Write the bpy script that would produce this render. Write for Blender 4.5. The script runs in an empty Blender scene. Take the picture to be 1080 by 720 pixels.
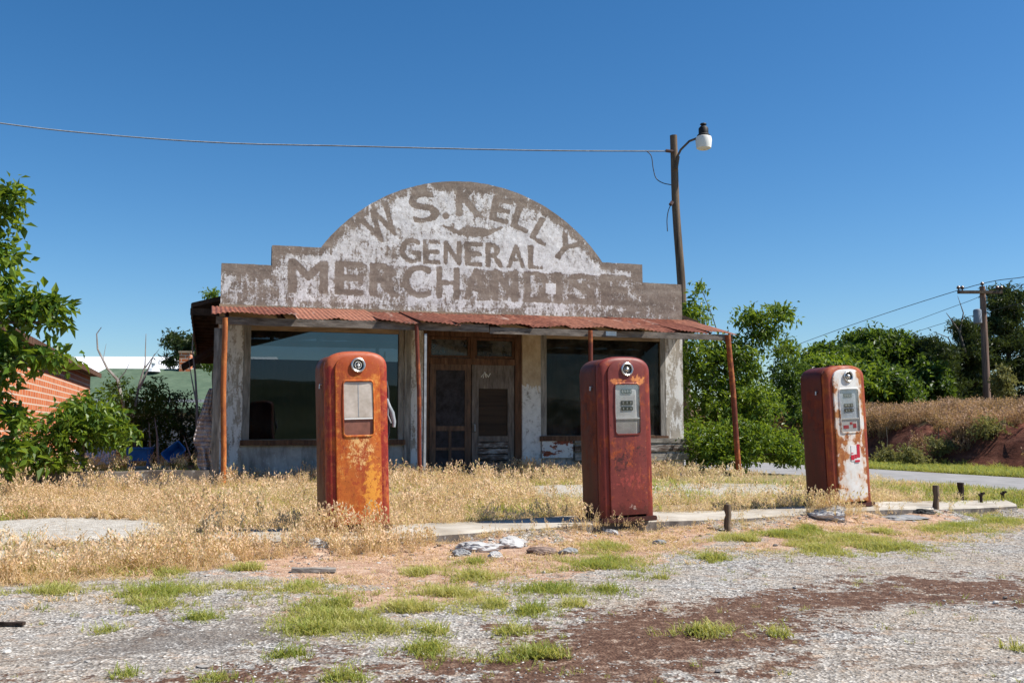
import bpy, math, random
from mathutils import noise as mnoise
import numpy as np
from mathutils import Vector, Matrix
random.seed(7); RNG = np.random.default_rng(11)
R = math.radians
SC = bpy.context.scene; COL = SC.collection

# ------------------------------------------------------------------ camera model (35 mm, eye 1.1 m)
F = 1050.0; PT = math.atan(93 / 1050); CZ = 1.1; CP, SP = math.cos(PT), math.sin(PT)
def ray(x, y):
    a = (x - 540) / F; b = -(y - 360) / F
    return (a, CP - b * SP, SP + b * CP)
def at(x, y, D):
    r = ray(x, y); t = D / r[1]; return Vector((r[0] * t, D, CZ + r[2] * t))
def gnd(x, y, z=0.0):
    r = ray(x, y); t = (z - CZ) / r[2]; return (r[0] * t, r[1] * t)
cam = bpy.data.cameras.new('camera'); cam.lens = 35.0; cam.sensor_width = 36; cam.clip_end = 6000; cam.clip_start = .05
co = bpy.data.objects.new('camera', cam); COL.objects.link(co); co.location = (0, 0, CZ); co.rotation_euler = (R(90) + PT, 0, 0); SC.camera = co

# ------------------------------------------------------------------ light
EL, AZ = R(52), R(-6)
sd = Vector((math.cos(AZ) * math.cos(EL), math.sin(AZ) * math.cos(EL), math.sin(EL)))
w = bpy.data.worlds.new('World'); SC.world = w; w.use_nodes = True; nt = w.node_tree
bg = nt.nodes['Background']; sky = nt.nodes.new('ShaderNodeTexSky'); sky.sky_type = 'NISHITA'; sky.sun_disc = False
sky.sun_elevation = EL; sky.sun_rotation = math.atan2(sd.x, sd.y); sky.air_density = 1.0; sky.dust_density = .8; sky.ozone_density = 4.0; sky.altitude = 600
hs = nt.nodes.new('ShaderNodeHueSaturation'); hs.inputs['Saturation'].default_value = 1.22; hs.inputs['Hue'].default_value = .497
gm = nt.nodes.new('ShaderNodeGamma'); gm.inputs[1].default_value = 1.12; nt.links.new(sky.outputs[0], gm.inputs[0]); nt.links.new(gm.outputs[0], hs.inputs['Color']); nt.links.new(hs.outputs[0], bg.inputs[0]); bg.inputs[1].default_value = .07
sl = bpy.data.lights.new('sun', 'SUN'); sl.energy = 4.9; sl.angle = R(.5); sl.color = (1, .95, .87)
so = bpy.data.objects.new('sun', sl); COL.objects.link(so); so.rotation_euler = sd.to_track_quat('Z', 'Y').to_euler(); so.location = (20, 0, 30)
SC.view_settings.view_transform = 'Standard'; SC.view_settings.look = 'None'; SC.view_settings.exposure = .62; SC.view_settings.gamma = 1
SC.render.engine = 'CYCLES'; SC.cycles.max_bounces = 8; SC.cycles.transparent_max_bounces = 12; SC.cycles.use_denoising = True
SC.cycles.caustics_reflective = False; SC.cycles.caustics_refractive = False

# ------------------------------------------------------------------ node helpers
def mat(name, col=(.5, .5, .5), rough=.85, metal=0.0, spec=.3):
    m = bpy.data.materials.new(name); m.use_nodes = True; b = m.node_tree.nodes['Principled BSDF']
    b.inputs['Base Color'].default_value = (*col, 1); b.inputs['Roughness'].default_value = rough; b.inputs['Metallic'].default_value = metal
    b.inputs['Specular IOR Level'].default_value = spec
    return m
class G:
    def __init__(s, m, coord='Object'):
        s.m = m; s.t = m.node_tree; s.b = s.t.nodes['Principled BSDF']; s.tc = s.t.nodes.new('ShaderNodeTexCoord'); s.co = s.tc.outputs[coord]
    def n(s, ty): return s.t.nodes.new(ty)
    def l(s, a, b): s.t.links.new(a, b)
    def map(s, sc=(1, 1, 1), loc=(0, 0, 0), rot=(0, 0, 0), src=None):
        k = s.n('ShaderNodeMapping'); k.inputs['Scale'].default_value = sc; k.inputs['Location'].default_value = loc; k.inputs['Rotation'].default_value = rot
        s.l(src or s.co, k.inputs[0]); return k.outputs[0]
    def noise(s, scale, det=6, rough=.6, src=None, dist=0):
        k = s.n('ShaderNodeTexNoise'); k.inputs['Scale'].default_value = scale; k.inputs['Detail'].default_value = det
        k.inputs['Roughness'].default_value = rough; k.inputs['Distortion'].default_value = dist; s.l(src or s.co, k.inputs['Vector']); return k.outputs['Fac']
    def vor(s, scale, src=None, feat='F1', out='Distance', rnd=1):
        k = s.n('ShaderNodeTexVoronoi'); k.feature = feat; k.inputs['Scale'].default_value = scale; k.inputs['Randomness'].default_value = rnd
        s.l(src or s.co, k.inputs['Vector']); return k.outputs[out]
    def ramp(s, fac, stops, interp='LINEAR'):
        k = s.n('ShaderNodeValToRGB'); k.color_ramp.interpolation = interp; e = k.color_ramp.elements
        while len(e) > 1: e.remove(e[-1])
        for i, (p, c) in enumerate(stops):
            c = (c, c, c) if isinstance(c, (int, float)) else c
            q = e[0] if i == 0 else e.new(p)
            q.position = p; q.color = (*c, 1)
        s.l(fac, k.inputs[0]); return k.outputs[0]
    def mix(s, fac, a, b, mode='MIX'):
        k = s.n('ShaderNodeMix'); k.data_type = 'RGBA'; k.blend_type = mode; k.clamp_factor = True
        for i, v in ((0, fac), (6, a), (7, b)):
            if isinstance(v, (int, float)) : k.inputs[i].default_value = v if i == 0 else (v, v, v, 1)
            elif isinstance(v, tuple): k.inputs[i].default_value = (*v, 1)
            else: s.l(v, k.inputs[i])
        return k.outputs[2]
    def math(s, op, a, b=0.0, c=None, clamp=False):
        k = s.n('ShaderNodeMath'); k.operation = op; k.use_clamp = clamp
        for i, v in enumerate((a, b) if c is None else (a, b, c)):
            if isinstance(v, (int, float)): k.inputs[i].default_value = v
            else: s.l(v, k.inputs[i])
        return k.outputs[0]
    def attr(s, name):
        k = s.n('ShaderNodeAttribute'); k.attribute_name = name; return k.outputs['Fac']
    def sep(s, src=None):
        k = s.n('ShaderNodeSeparateXYZ'); s.l(src or s.co, k.inputs[0]); return k.outputs
    def col(s, c): s.l(c, s.b.inputs['Base Color'])
    def rough(s, c): s.l(c, s.b.inputs['Roughness'])
    def bump(s, h, st=.5, d=.01):
        k = s.n('ShaderNodeBump'); k.inputs['Strength'].default_value = st; k.inputs['Distance'].default_value = d
        s.l(h, k.inputs['Height']); s.l(k.outputs[0], s.b.inputs['Normal'])

def simple(name, c1, c2, scale=4, rough=.85, bs=.4, bd=.01, det=8, stretch=(1, 1, 1), c3=None, metal=0):
    m = mat(name, c1, rough, metal); g = G(m); s = g.map(stretch)
    n = g.noise(scale, det, .65, s)
    st = [(.33, c1), (.62, c2)] + ([(.75, c3)] if c3 else [])
    g.col(g.ramp(n, st)); g.bump(g.noise(scale * 6, 5, .6, s), bs, bd); return m

# ------------------------------------------------------------------ mesh helpers
class MB:
    def __init__(s): s.v = []; s.f = []; s.m = []
    def add(s, vs, fs, mi=0, M=None):
        o = len(s.v)
        s.v += [tuple(M @ Vector(v)) if M else tuple(v) for v in vs]; s.f += [tuple(i + o for i in f) for f in fs]; s.m += [mi] * len(fs)
    def box(s, x0, x1, y0, y1, z0, z1, mi=0, M=None):
        v = [(x, y, z) for z in (z0, z1) for y in (y0, y1) for x in (x0, x1)]
        s.add(v, [(0, 2, 3, 1), (4, 5, 7, 6), (0, 1, 5, 4), (2, 6, 7, 3), (0, 4, 6, 2), (1, 3, 7, 5)], mi, M)
    def plank(s, x0, x1, y0, y1, z0, z1, wob=.006, axis=0, n=6, mi=0):   # board with slightly uneven edges
        lo = [x0, y0, z0]; hi = [x1, y1, z1]; oth = [k for k in range(3) if k != axis]; vs = []
        for i in range(n + 1):
            t = lo[axis] + (hi[axis] - lo[axis]) * i / n
            for a, b in ((0, 0), (1, 0), (1, 1), (0, 1)):
                p = [0, 0, 0]; p[axis] = t
                p[oth[0]] = (hi if a else lo)[oth[0]] + random.uniform(-wob, wob) * (.4 if axis != 1 else 1); p[oth[1]] = (hi if b else lo)[oth[1]] + random.uniform(-wob, wob) * .7
                vs.append(p)
        fs = [(0, 1, 2, 3), tuple(n * 4 + k for k in (3, 2, 1, 0))]
        for i in range(n):
            for k in range(4): fs.append((i * 4 + k, i * 4 + 4 + k, i * 4 + 4 + (k + 1) % 4, i * 4 + (k + 1) % 4))
        s.add(vs, fs, mi)
    def tube(s, pts, r, n=8, mi=0, cap=True):
        pts = [Vector(p) for p in pts]; rs = r if isinstance(r, (list, tuple)) else [r] * len(pts)
        vs = []; fs = []; up = None
        for i, p in enumerate(pts):
            d = (pts[min(i + 1, len(pts) - 1)] - pts[max(i - 1, 0)]).normalized()
            if up is None: up = d.orthogonal().normalized()
            up = (up - d * up.dot(d)).normalized(); sd_ = d.cross(up)
            for k in range(n):
                a = 2 * math.pi * k / n; vs.append(p + (up * math.cos(a) + sd_ * math.sin(a)) * rs[i])
        for i in range(len(pts) - 1):
            for k in range(n): fs.append((i * n + k, i * n + (k + 1) % n, (i + 1) * n + (k + 1) % n, (i + 1) * n + k))
        if cap: fs.append(tuple(range(n))[::-1]); fs.append(tuple((len(pts) - 1) * n + k for k in range(n)))
        s.add(vs, fs, mi)
    def rings(s, rings, mi=0, cap0=False, cap1=False):
        n = len(rings[0]); vs = [p for r_ in rings for p in r_]; fs = []
        for i in range(len(rings) - 1):
            for k in range(n): fs.append((i * n + k, i * n + (k + 1) % n, (i + 1) * n + (k + 1) % n, (i + 1) * n + k))
        if cap0: fs.append(tuple(range(n))[::-1])
        if cap1: fs.append(tuple((len(rings) - 1) * n + k for k in range(n)))
        s.add(vs, fs, mi)
    def build(s, name, mats, parent=None, smooth=None, bevel=0, loc=None, rot=None):
        me = bpy.data.meshes.new(name); me.from_pydata(s.v, [], s.f)
        for m in (mats if isinstance(mats, (list, tuple)) else [mats]): me.materials.append(m)
        me.polygons.foreach_set('material_index', s.m)
        o = bpy.data.objects.new(name, me); COL.objects.link(o)
        import bmesh
        bm = bmesh.new(); bm.from_mesh(me); bmesh.ops.recalc_face_normals(bm, faces=bm.faces)
        if bevel:
            bmesh.ops.bevel(bm, geom=[e for e in bm.edges if len(e.link_faces) == 2 and e.calc_face_angle(0) > .6], offset=bevel, segments=2, affect='EDGES', clamp_overlap=True)
        bm.to_mesh(me); bm.free()
        if smooth is not None:
            me.polygons.foreach_set('use_smooth', [True] * len(me.polygons))
            me.set_sharp_from_angle(angle=R(smooth))
        if parent: o.parent = parent
        if loc: o.location = loc
        if rot: o.rotation_euler = rot
        me.update(); return o
def tag(o, label=None, cat=None, group=None, kind=None):
    for k, v in (('label', label), ('category', cat), ('group', group), ('kind', kind)):
        if v: o[k] = v
    return o
def empty(name, loc, rz=0, label=None, cat=None, group=None, rot=None):
    o = bpy.data.objects.new(name, None); COL.objects.link(o); o.location = loc; o.rotation_euler = rot or (0, 0, rz); o.empty_display_size = .2
    return tag(o, label, cat, group)
def npmesh(name, V, T, mats, mi=None, attrs=None, parent=None, smooth=False, k=3):
    me = bpy.data.meshes.new(name); V = np.asarray(V, np.float32); T = np.asarray(T, np.int32)
    me.vertices.add(len(V)); me.vertices.foreach_set('co', V.ravel())
    me.loops.add(T.size); me.loops.foreach_set('vertex_index', T.ravel())
    me.polygons.add(len(T)); me.polygons.foreach_set('loop_start', np.arange(0, T.size, k, dtype=np.int32))
    if mi is not None: me.polygons.foreach_set('material_index', np.asarray(mi, np.int32))
    me.polygons.foreach_set('use_smooth', np.full(len(T), smooth))
    for m in (mats if isinstance(mats, (list, tuple)) else [mats]): me.materials.append(m)
    for n_, a in (attrs or {}).items():
        at_ = me.attributes.new(n_, 'FLOAT', 'POINT'); at_.data.foreach_set('value', np.asarray(a, np.float32))
    me.update(calc_edges=True); me.validate()
    o = bpy.data.objects.new(name, me); COL.objects.link(o)
    if parent: o.parent = parent
    return o
def _hash(ix, iy, s):
    h = (ix * 374761393 + iy * 668265263 + s * 69069) & 0xffffffff; h = ((h ^ (h >> 13)) * 1274126177) & 0xffffffff
    return ((h ^ (h >> 16)) & 0xffff) / 65535.0
def vnoise(x, y, s=0):
    ix = np.floor(x).astype(np.int64); iy = np.floor(y).astype(np.int64); fx = x - ix; fy = y - iy
    fx = fx * fx * (3 - 2 * fx); fy = fy * fy * (3 - 2 * fy)
    a = _hash(ix, iy, s); b = _hash(ix + 1, iy, s); c = _hash(ix, iy + 1, s); d = _hash(ix + 1, iy + 1, s)
    return (a * (1 - fx) + b * fx) * (1 - fy) + (c * (1 - fx) + d * fx) * fy
def fbm(x, y, sc=1.0, o=4, s=0):
    r = 0; a = .5; t = 0
    for i in range(o): r = r + a * vnoise(x * sc + 17 * i, y * sc - 31 * i, s + i); t += a; a *= .5; sc *= 2.03
    return r / t
def sstep(a, b, x): t = np.clip((x - a) / (b - a), 0, 1); return t * t * (3 - 2 * t)
def polydist(X, Y, P):      # signed distance to polygon, positive inside
    P = np.asarray(P, float); d = np.full(X.shape, 1e9); ins = np.zeros(X.shape, bool)
    for i in range(len(P)):
        ax, ay = P[i]; bx, by = P[(i + 1) % len(P)]; ex, ey = bx - ax, by - ay
        t = np.clip(((X - ax) * ex + (Y - ay) * ey) / (ex * ex + ey * ey + 1e-12), 0, 1)
        d = np.minimum(d, np.hypot(X - ax - t * ex, Y - ay - t * ey))
        ins ^= ((ay > Y) != (by > Y)) & (X < ex * (Y - ay) / (ey + 1e-12 * (ey == 0)) + ax)
    return np.where(ins, d, -d)

# ------------------------------------------------------------------ geometry of the place
A17 = R(17); UX = Vector((math.cos(A17), math.sin(A17), 0)); NX = Vector((-math.sin(A17), math.cos(A17), 0)); L0 = Vector((-.295 * 17.5, 17.5, 0))
def W(u, y, z=0): return L0 + UX * u + NX * y + Vector((0, 0, z))
EDGE = [(-9, 6.5), (-4.2, 7.9), (-2.75, 8.78), (-1.2, 9.2), (-.4, 9.85), (.79, 10.5), (2.15, 11.2), (3.5, 11.9), (4.6, 12.45), (5.6, 12.8), (6.6, 13.15), (9, 14), (14, 15.5)]
BACK = [(-2.85, 9.5), (-1.4, 10.35), (-.4, 10.85), (.62, 11.35), (1.9, 11.95), (2.95, 12.45), (3.8, 12.9), (5.0, 13.6), (6.1, 14.0), (6.9, 14.1)]
def edgey(x): return np.interp(x, [p[0] for p in EDGE], [p[1] for p in EDGE])
GR = A17  # road runs back along the shop's depth direction
DQ = Vector((math.cos(A17), math.sin(A17)))      # across the road
DP = Vector((-math.sin(A17), math.cos(A17)))     # along the road
def qcoord(X, Y): return X * DQ.x + Y * DQ.y
def gz(X, Y):
    X = np.asarray(X, float); Y = np.asarray(Y, float)
    s = Y - edgey(X)
    z = .10 * sstep(0.05, 1.2, s) + .09 * sstep(2.0, 5.5, s)
    q = qcoord(X, Y)
    z = z * (1 - sstep(11.5, 13.2, q)) + .085 * sstep(-.55, -.08, s) * (1 - sstep(0, .05, s)) * np.clip(fbm(X, Y, 1.7, 3, 63) * 2.2 - .35, 0, 1.25) * (X > -4)
    far = np.hypot(X, Y)
    z = z + (fbm(X, Y, .9, 3, 3) - .5) * .05 * (1 - sstep(20, 40, far)) * (1 - sstep(12.4, 13.2, q))
    z = z + (fbm(X, Y, 6, 3, 9) - .5) * .018 * (1 - sstep(9, 14, far))
    return z

# ------------------------------------------------------------------ materials
def M_ground():
    m = mat('ground_mix', rough=.95, spec=.15); g = G(m)
    def warp(g):
        k = g.n('ShaderNodeTexNoise'); k.inputs['Scale'].default_value = 1.7; k.inputs['Detail'].default_value = 8; k.inputs['Roughness'].default_value = .7; g.l(g.co, k.inputs[0]); return k.outputs['Color']
    # chip-seal: pale and dark stones in grey binder
    v1 = g.vor(62, out='Color'); sp = g.sep(v1)[0]; v2 = g.vor(140, out='Color'); sp2 = g.sep(v2)[1]
    st = g.ramp(sp, [(0, (.045, .04, .034)), (.28, (.14, .125, .11)), (.52, (.28, .262, .235)), (.75, (.47, .445, .40)), (1, (.76, .73, .67))])
    st = g.mix(.35, st, g.ramp(sp2, [(0, .05), (.5, .25), (1, .66)]))
    stain = g.ramp(g.noise(.9, 6, .6), [(.38, .0), (.62, 1.0)])
    st = g.mix(g.math('MULTIPLY', stain, .5), st, (.33, .25, .17)); dirtf = g.ramp(g.noise(7, 9, .75), [(.52, 0.0), (.62, .75)]); st = g.mix(dirtf, st, (.34, .24, .165))
    mot = g.ramp(g.noise(15, 8, .78), [(.36, .35), (.47, .9), (.64, 1.3)]); st = g.mix(1.0, st, mot, 'MULTIPLY')
    grey = g.mix(g.ramp(g.noise(2.3, 7, .7), [(.45, 0.0), (.7, .4)]), st, (.40, .36, .31))
    crack = g.ramp(g.vor(.75, feat='DISTANCE_TO_EDGE', src=g.map((1, 1.7, 1), src=g.mix(.30, g.co, warp(g)))), [(0.0, 1.0), (.004, .8), (.016, 0.0)])
    grey = g.mix(g.math('MULTIPLY', g.math('MULTIPLY', crack, g.ramp(g.noise(1.1, 5, .6), [(.45, 0.0), (.55, 1.0)])), .8), grey, (.12, .075, .05))
    big = g.noise(1.9, 9, .7); nz = g.noise(5.5, 8, .72); nz2 = g.noise(22, 6, .7)
    edge = g.math('ADD', g.math('ADD', g.math('MULTIPLY', g.math('SUBTRACT', nz, .5), 1.9), g.math('MULTIPLY', g.math('SUBTRACT', big, .5), 2.0)), g.math('MULTIPLY', g.math('SUBTRACT', nz2, .5), .9))
    def mask(a):
        return g.ramp(g.math('ADD', g.attr(a), edge), [(.44, 0.0), (.56, 1.0)])
    orange = g.ramp(g.noise(9, 8, .7), [(.3, (.24, .13, .08)), (.5, (.42, .27, .185)), (.66, (.54, .41, .31))])
    brown = g.ramp(g.noise(16, 9, .72), [(.28, (.055, .028, .02)), (.50, (.11, .060, .040)), (.60, (.20, .125, .088)), (.68, (.42, .34, .27))])
    soil = g.ramp(g.noise(12, 8, .7), [(.3, (.13, .09, .055)), (.5, (.30, .22, .14)), (.62, (.44, .36, .27)), (.75, (.56, .51, .43))])
    slab = g.ramp(g.noise(14, 8, .7), [(.3, (.28, .24, .19)), (.55, (.46, .43, .38)), (.75, (.62, .60, .56))])
    c = g.mix(mask('orange'), grey, orange); c = g.mix(mask('brown'), c, brown); c = g.mix(mask('soil'), c, soil); c = g.mix(mask('slab'), c, slab)
    c = g.mix(g.math('MULTIPLY', mask('dark'), .6), c, (.12, .10, .085))
    farc = g.ramp(g.noise(.12, 6, .6), [(.35, (.15, .15, .06)), (.6, (.34, .27, .15))])
    c = g.mix(g.attr('far'), c, farc)
    g.col(c)
    h = g.math('ADD', g.math('MULTIPLY', g.vor(62), .9), g.math('MULTIPLY', nz2, 1.0))
    g.bump(h, .9, .012); return m
def leafmat(name, c1, c2, c3, tr=.45, rough=.45):
    m = mat(name, c2, rough, spec=.4); g = G(m)
    c = g.ramp(g.attr('tint'), [(0, c1), (.5, c2), (1, c3)]); g.col(c)
    t = g.n('ShaderNodeBsdfTranslucent'); tc = g.mix(.6, c, tuple(min(1, x * y) for x, y in zip(c3, (1.5, 1.45, .7)))); g.l(tc, t.inputs[0])
    mx = g.n('ShaderNodeMixShader'); mx.inputs[0].default_value = tr
    g.l(g.b.outputs[0], mx.inputs[1]); g.l(t.outputs[0], mx.inputs[2]); g.l(mx.outputs[0], g.t.nodes['Material Output'].inputs[0]); return m
M = {}
M['ground'] = M_ground()
M['leaf_bright'] = leafmat('leaf_bright', (.022, .062, .010), (.075, .150, .016), (.24, .315, .035), .38)
M['leaf_mid'] = leafmat('leaf_mid', (.018, .045, .010), (.045, .095, .015), (.12, .18, .028))
M['leaf_dark'] = leafmat('leaf_dark', (.012, .032, .010), (.03, .062, .014), (.07, .11, .022), .3)
M['cedar'] = leafmat('cedar', (.014, .034, .012), (.035, .062, .018), (.085, .11, .03), .25)
M['straw'] = leafmat('straw', (.34, .20, .10), (.60, .41, .25), (.80, .62, .43), .35, .7)
M['head'] = leafmat('seed_head', (.44, .25, .15), (.70, .47, .31), (.88, .69, .51), .35, .7)
M['green_blade'] = leafmat('green_blade', (.09, .15, .018), (.21, .28, .04), (.48, .44, .16), .4, .6)
M['bark'] = simple('bark', (.07, .055, .04), (.20, .17, .14), 8, .9, .8, .02, stretch=(1, 1, .2))
M['dead_wood'] = simple('dead_wood', (.17, .15, .13), (.40, .37, .34), 10, .9, .6, .01, stretch=(1, 1, .3))
M['pole_wood'] = simple('pole_wood', (.055, .038, .026), (.20, .145, .10), 6, .9, .8, .012, stretch=(3, 3, .15))
M['grey_wood'] = simple('grey_wood', (.13, .115, .10), (.36, .33, .29), 7, .9, .8, .008, stretch=(1, 3, 3), c3=(.50, .46, .41))
M['grey_wood_up'] = simple('grey_wood_up', (.11, .10, .09), (.33, .31, .28), 7, .9, .8, .008, stretch=(3, 3, .35), c3=(.52, .49, .45))
M['brown_wood'] = simple('brown_wood', (.05, .024, .013), (.15, .075, .042), 6, .8, .6, .006, stretch=(3, 3, .4), c3=(.26, .17, .12))
M['red_wood'] = simple('red_wood', (.09, .022, .008), (.22, .075, .03), 6, .8, .6, .006, stretch=(3, 3, .4), c3=(.2, .14, .1))
M['tan_wood'] = simple('tan_wood', (.19, .13, .085), (.42, .31, .21), 5, .85, .6, .006, stretch=(.4, 3, 3), c3=(.60, .52, .44))
M['dark_wood'] = simple('dark_wood', (.018, .011, .008), (.06, .038, .026), 6, .9, .5, .01, stretch=(1, .3, 1))
M['black'] = mat('black', (.015, .014, .013), .6)
M['chrome'] = simple('old_chrome', (.45, .44, .42), (.7, .69, .66), 30, .32, .1, .001, metal=.9)
M['wire'] = mat('wire', (.06, .06, .065), .7)
M['steel_grey'] = simple('steel_grey', (.22, .24, .26), (.36, .38, .40), 10, .5, .1, .002)
M['white_glass'] = mat('white_glass', (.85, .84, .78), .35)
M['blue_plastic'] = simple('blue_plastic', (.012, .08, .26), (.03, .14, .38), 6, .45, .05, .002)
M['tarp'] = simple('tarp', (.30, .34, .38), (.52, .56, .60), 4, .55, .5, .03)
M['digit'] = mat('digit_white', (.75, .74, .70), .6)
M['decal_red'] = mat('decal_red', (.50, .02, .04), .5)
M['decal_white'] = mat('decal_white', (.72, .70, .68), .5)
M['insulator'] = mat('insulator', (.10, .06, .05), .3)

def concrete(name, base=((.20, .185, .165), (.34, .31, .28), (.44, .41, .38)), stains=True, co='Object'):
    m = mat(name, rough=.92, spec=.2); g = G(m, co)
    c = g.ramp(g.noise(1.6, 9, .65), [(.3, base[0]), (.52, base[1]), (.72, base[2])])
    if stains:
        s = g.ramp(g.noise(2.5, 8, .7, g.map((2.2, 2.2, .5))), [(.46, 0.0), (.66, .7)])
        c = g.mix(s, c, tuple(x * .45 for x in base[0]))
        p = g.ramp(g.noise(4.5, 9, .75, g.map((1.4, 1.4, .7), (3, 5, 1))), [(.60, 0.0), (.66, .85)])
        c = g.mix(p, c, (.62, .61, .58))
    g.col(c); g.bump(g.noise(40, 6, .7), .5, .006); return m
M['concrete'] = concrete('concrete', ((.24, .22, .20), (.42, .40, .37), (.60, .58, .55)))
M['slab'] = concrete('slab_concrete', ((.26, .22, .17), (.43, .39, .33), (.56, .52, .45)), False)
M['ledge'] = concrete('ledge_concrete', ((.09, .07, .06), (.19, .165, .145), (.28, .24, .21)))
M['rubble'] = concrete('rubble', ((.22, .21, .20), (.46, .45, .44), (.70, .69, .67)), False)
M['asph_rubble'] = concrete('asphalt_rubble', ((.12, .12, .12), (.27, .27, .27), (.45, .44, .42)), False)

def M_pilaster():
    m = mat('chalky_pilaster', rough=.92, spec=.15); g = G(m)
    c = g.ramp(g.noise(3, 9, .7, g.map((1.5, 1.5, .6))), [(.3, (.20, .17, .14)), (.5, (.38, .34, .29)), (.7, (.50, .46, .40))])
    f = g.math('ADD', g.noise(3.6, 9, .72, g.map((2.2, 2.2, .55), (1, 4, 2))), g.math('MULTIPLY', g.math('SUBTRACT', g.noise(24, 7, .75), .5), .35))
    c = g.mix(g.ramp(f, [(.47, 0.0), (.53, .9)]), c, (.74, .73, .71))
    d = g.ramp(g.noise(6, 8, .75, g.map((2, 2, .4), (5, 0, 7))), [(.58, 0.0), (.68, .75)]); c = g.mix(d, c, (.11, .09, .075))
    g.col(c); g.bump(f, .5, .012); return m
M['pilaster'] = M_pilaster()
def M_pillar():
    m = mat('pillar_paint', rough=.85); g = G(m); z = g.sep()[2]
    f = g.math('ADD', g.ramp(z, [(.0, 1.0), (1, 1.0)]), 0)
    n = g.noise(5, 9, .7, g.map((1, 1, .6)))
    low = g.math('LESS_THAN', g.math('ADD', z, g.math('MULTIPLY', n, .8)), 2.35)
    tan = g.ramp(n, [(.3, (.30, .21, .13)), (.6, (.50, .40, .28)), (.75, (.62, .54, .42))])
    wh = g.ramp(g.noise(9, 8, .75), [(.36, (.22, .2, .18)), (.46, (.60, .59, .57)), (.7, (.74, .73, .71))])
    g.col(g.mix(low, tan, wh)); g.bump(g.noise(30, 5, .7), .5, .006); return m
M['pillar'] = M_pillar()
def M_peel():
    m = mat('peeling_white_over_red', rough=.8); g = G(m)
    n = g.noise(4.2, 9, .62, g.map((1, 1, 1.8)))
    c = g.mix(g.ramp(n, [(.44, 1.0), (.47, 0.0)]), (.62, .62, .60), g.ramp(g.noise(14, 6, .7), [(.3, (.12, .03, .015)), (.7, (.30, .08, .04))]))
    c = g.mix(g.ramp(g.noise(11, 8, .7), [(.60, 0.0), (.66, .8)]), c, (.16, .14, .13))
    g.col(c); g.bump(n, .4, .01); return m
M['peel'] = M_peel()
def M_peelboard():
    m = mat('peeling_board', rough=.85); g = G(m)
    n = g.noise(6, 9, .7, g.map((.7, 1, 3.5)))
    c = g.ramp(n, [(.3, (.03, .018, .012)), (.46, (.09, .06, .045)), (.54, (.22, .19, .17)), (.62, (.40, .38, .36))])
    g.col(c); g.bump(n, .6, .01); return m
M['peelboard'] = M_peelboard()

def rust_paint(name, base, edge, rust=((.10, .022, .008), (.28, .075, .015), (.50, .17, .03)), lo=.5, hi=.62, sc=3.0, zfade=None, rough=.5, spots=(), foot=True):
    m = mat(name, rough=rough, spec=.35); g = G(m)
    n = g.noise(sc, 10, .68, g.map((1, 1, .75))); n2 = g.noise(sc * 4.5, 9, .72)
    rc = g.ramp(n2, [(.3, rust[0]), (.5, rust[1]), (.7, rust[2])])
    bc = g.ramp(g.noise(sc * 2.2, 8, .7), [(.3, tuple(x * .68 for x in base)), (.6, base), (.78, tuple(min(1, x * 1.25) for x in base))])
    f = g.math('ADD', n, g.math('MULTIPLY', g.math('SUBTRACT', n2, .5), .35))
    msk = g.ramp(f, [(lo, 0.0), (hi, 1.0)])
    c = g.mix(msk, bc, rc)
    st = g.ramp(g.noise(9, 6, .6, g.map((1, 1, .12))), [(.42, 0.0), (.7, .55)])     # runs of dirt down the metal
    c = g.mix(st, c, edge)
    chips = g.ramp(g.noise(26, 7, .75), [(.60, 0.0), (.625, .8)]); c = g.mix(chips, c, tuple(x * .55 for x in rust[0]))
    scr = g.ramp(g.noise(16, 5, .7, g.map((1, 1, .06), (4, 2, 0))), [(.63, 0.0), (.66, .5)]); c = g.mix(scr, c, rust[2])
    p = g.sep()
    def blob(x, z, rx, rz_):     # a worn patch at its own place on the metal
        dx = g.math('MULTIPLY', g.math('SUBTRACT', p[0], x), 1 / rx); dz = g.math('MULTIPLY', g.math('SUBTRACT', p[2], z), 1 / rz_)
        return g.math('SUBTRACT', 1.0, g.math('ADD', g.math('MULTIPLY', dx, dx), g.math('MULTIPLY', dz, dz)), clamp=True)
    for x, z, rx, rz_, cc, th in spots:
        f = g.math('ADD', g.math('MULTIPLY', blob(x, z, rx * 1.5, rz_ * 1.5), .26), g.math('MULTIPLY', g.noise(20, 9, .78, g.map((1, 1, .8), (x * 9, 0, z * 5))), 1.25)); c = g.mix(g.ramp(f, [(th + .06, 0.0), (th + .12, .85)]), c, cc)
    if foot:
        f = g.math('ADD', g.ramp(p[2], [(.04, .42), (.30, 0.0)]), g.math('MULTIPLY', n2, .8)); c = g.mix(g.ramp(f, [(.58, 0.0), (.72, .75)]), c, rust[0])
    g.col(c)
    g.rough(g.ramp(msk, [(0, rough), (1, .85)])); g.bump(g.math('ADD', n2, g.math('MULTIPLY', msk, .4)), .35, .004); return m
RUST = ((.16, .03, .008), (.42, .12, .018), (.66, .27, .05))
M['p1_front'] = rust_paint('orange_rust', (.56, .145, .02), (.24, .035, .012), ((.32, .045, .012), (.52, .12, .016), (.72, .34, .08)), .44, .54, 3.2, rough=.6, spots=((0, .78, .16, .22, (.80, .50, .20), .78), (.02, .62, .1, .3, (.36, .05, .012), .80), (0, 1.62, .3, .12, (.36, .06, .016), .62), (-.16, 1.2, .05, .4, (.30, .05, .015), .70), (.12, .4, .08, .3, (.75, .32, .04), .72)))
M['p1_side'] = rust_paint('dark_orange_side', (.13, .032, .016), (.05, .014, .012), ((.05, .014, .01), (.20, .05, .018), (.34, .10, .025)), .48, .6, 2.6)
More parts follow.
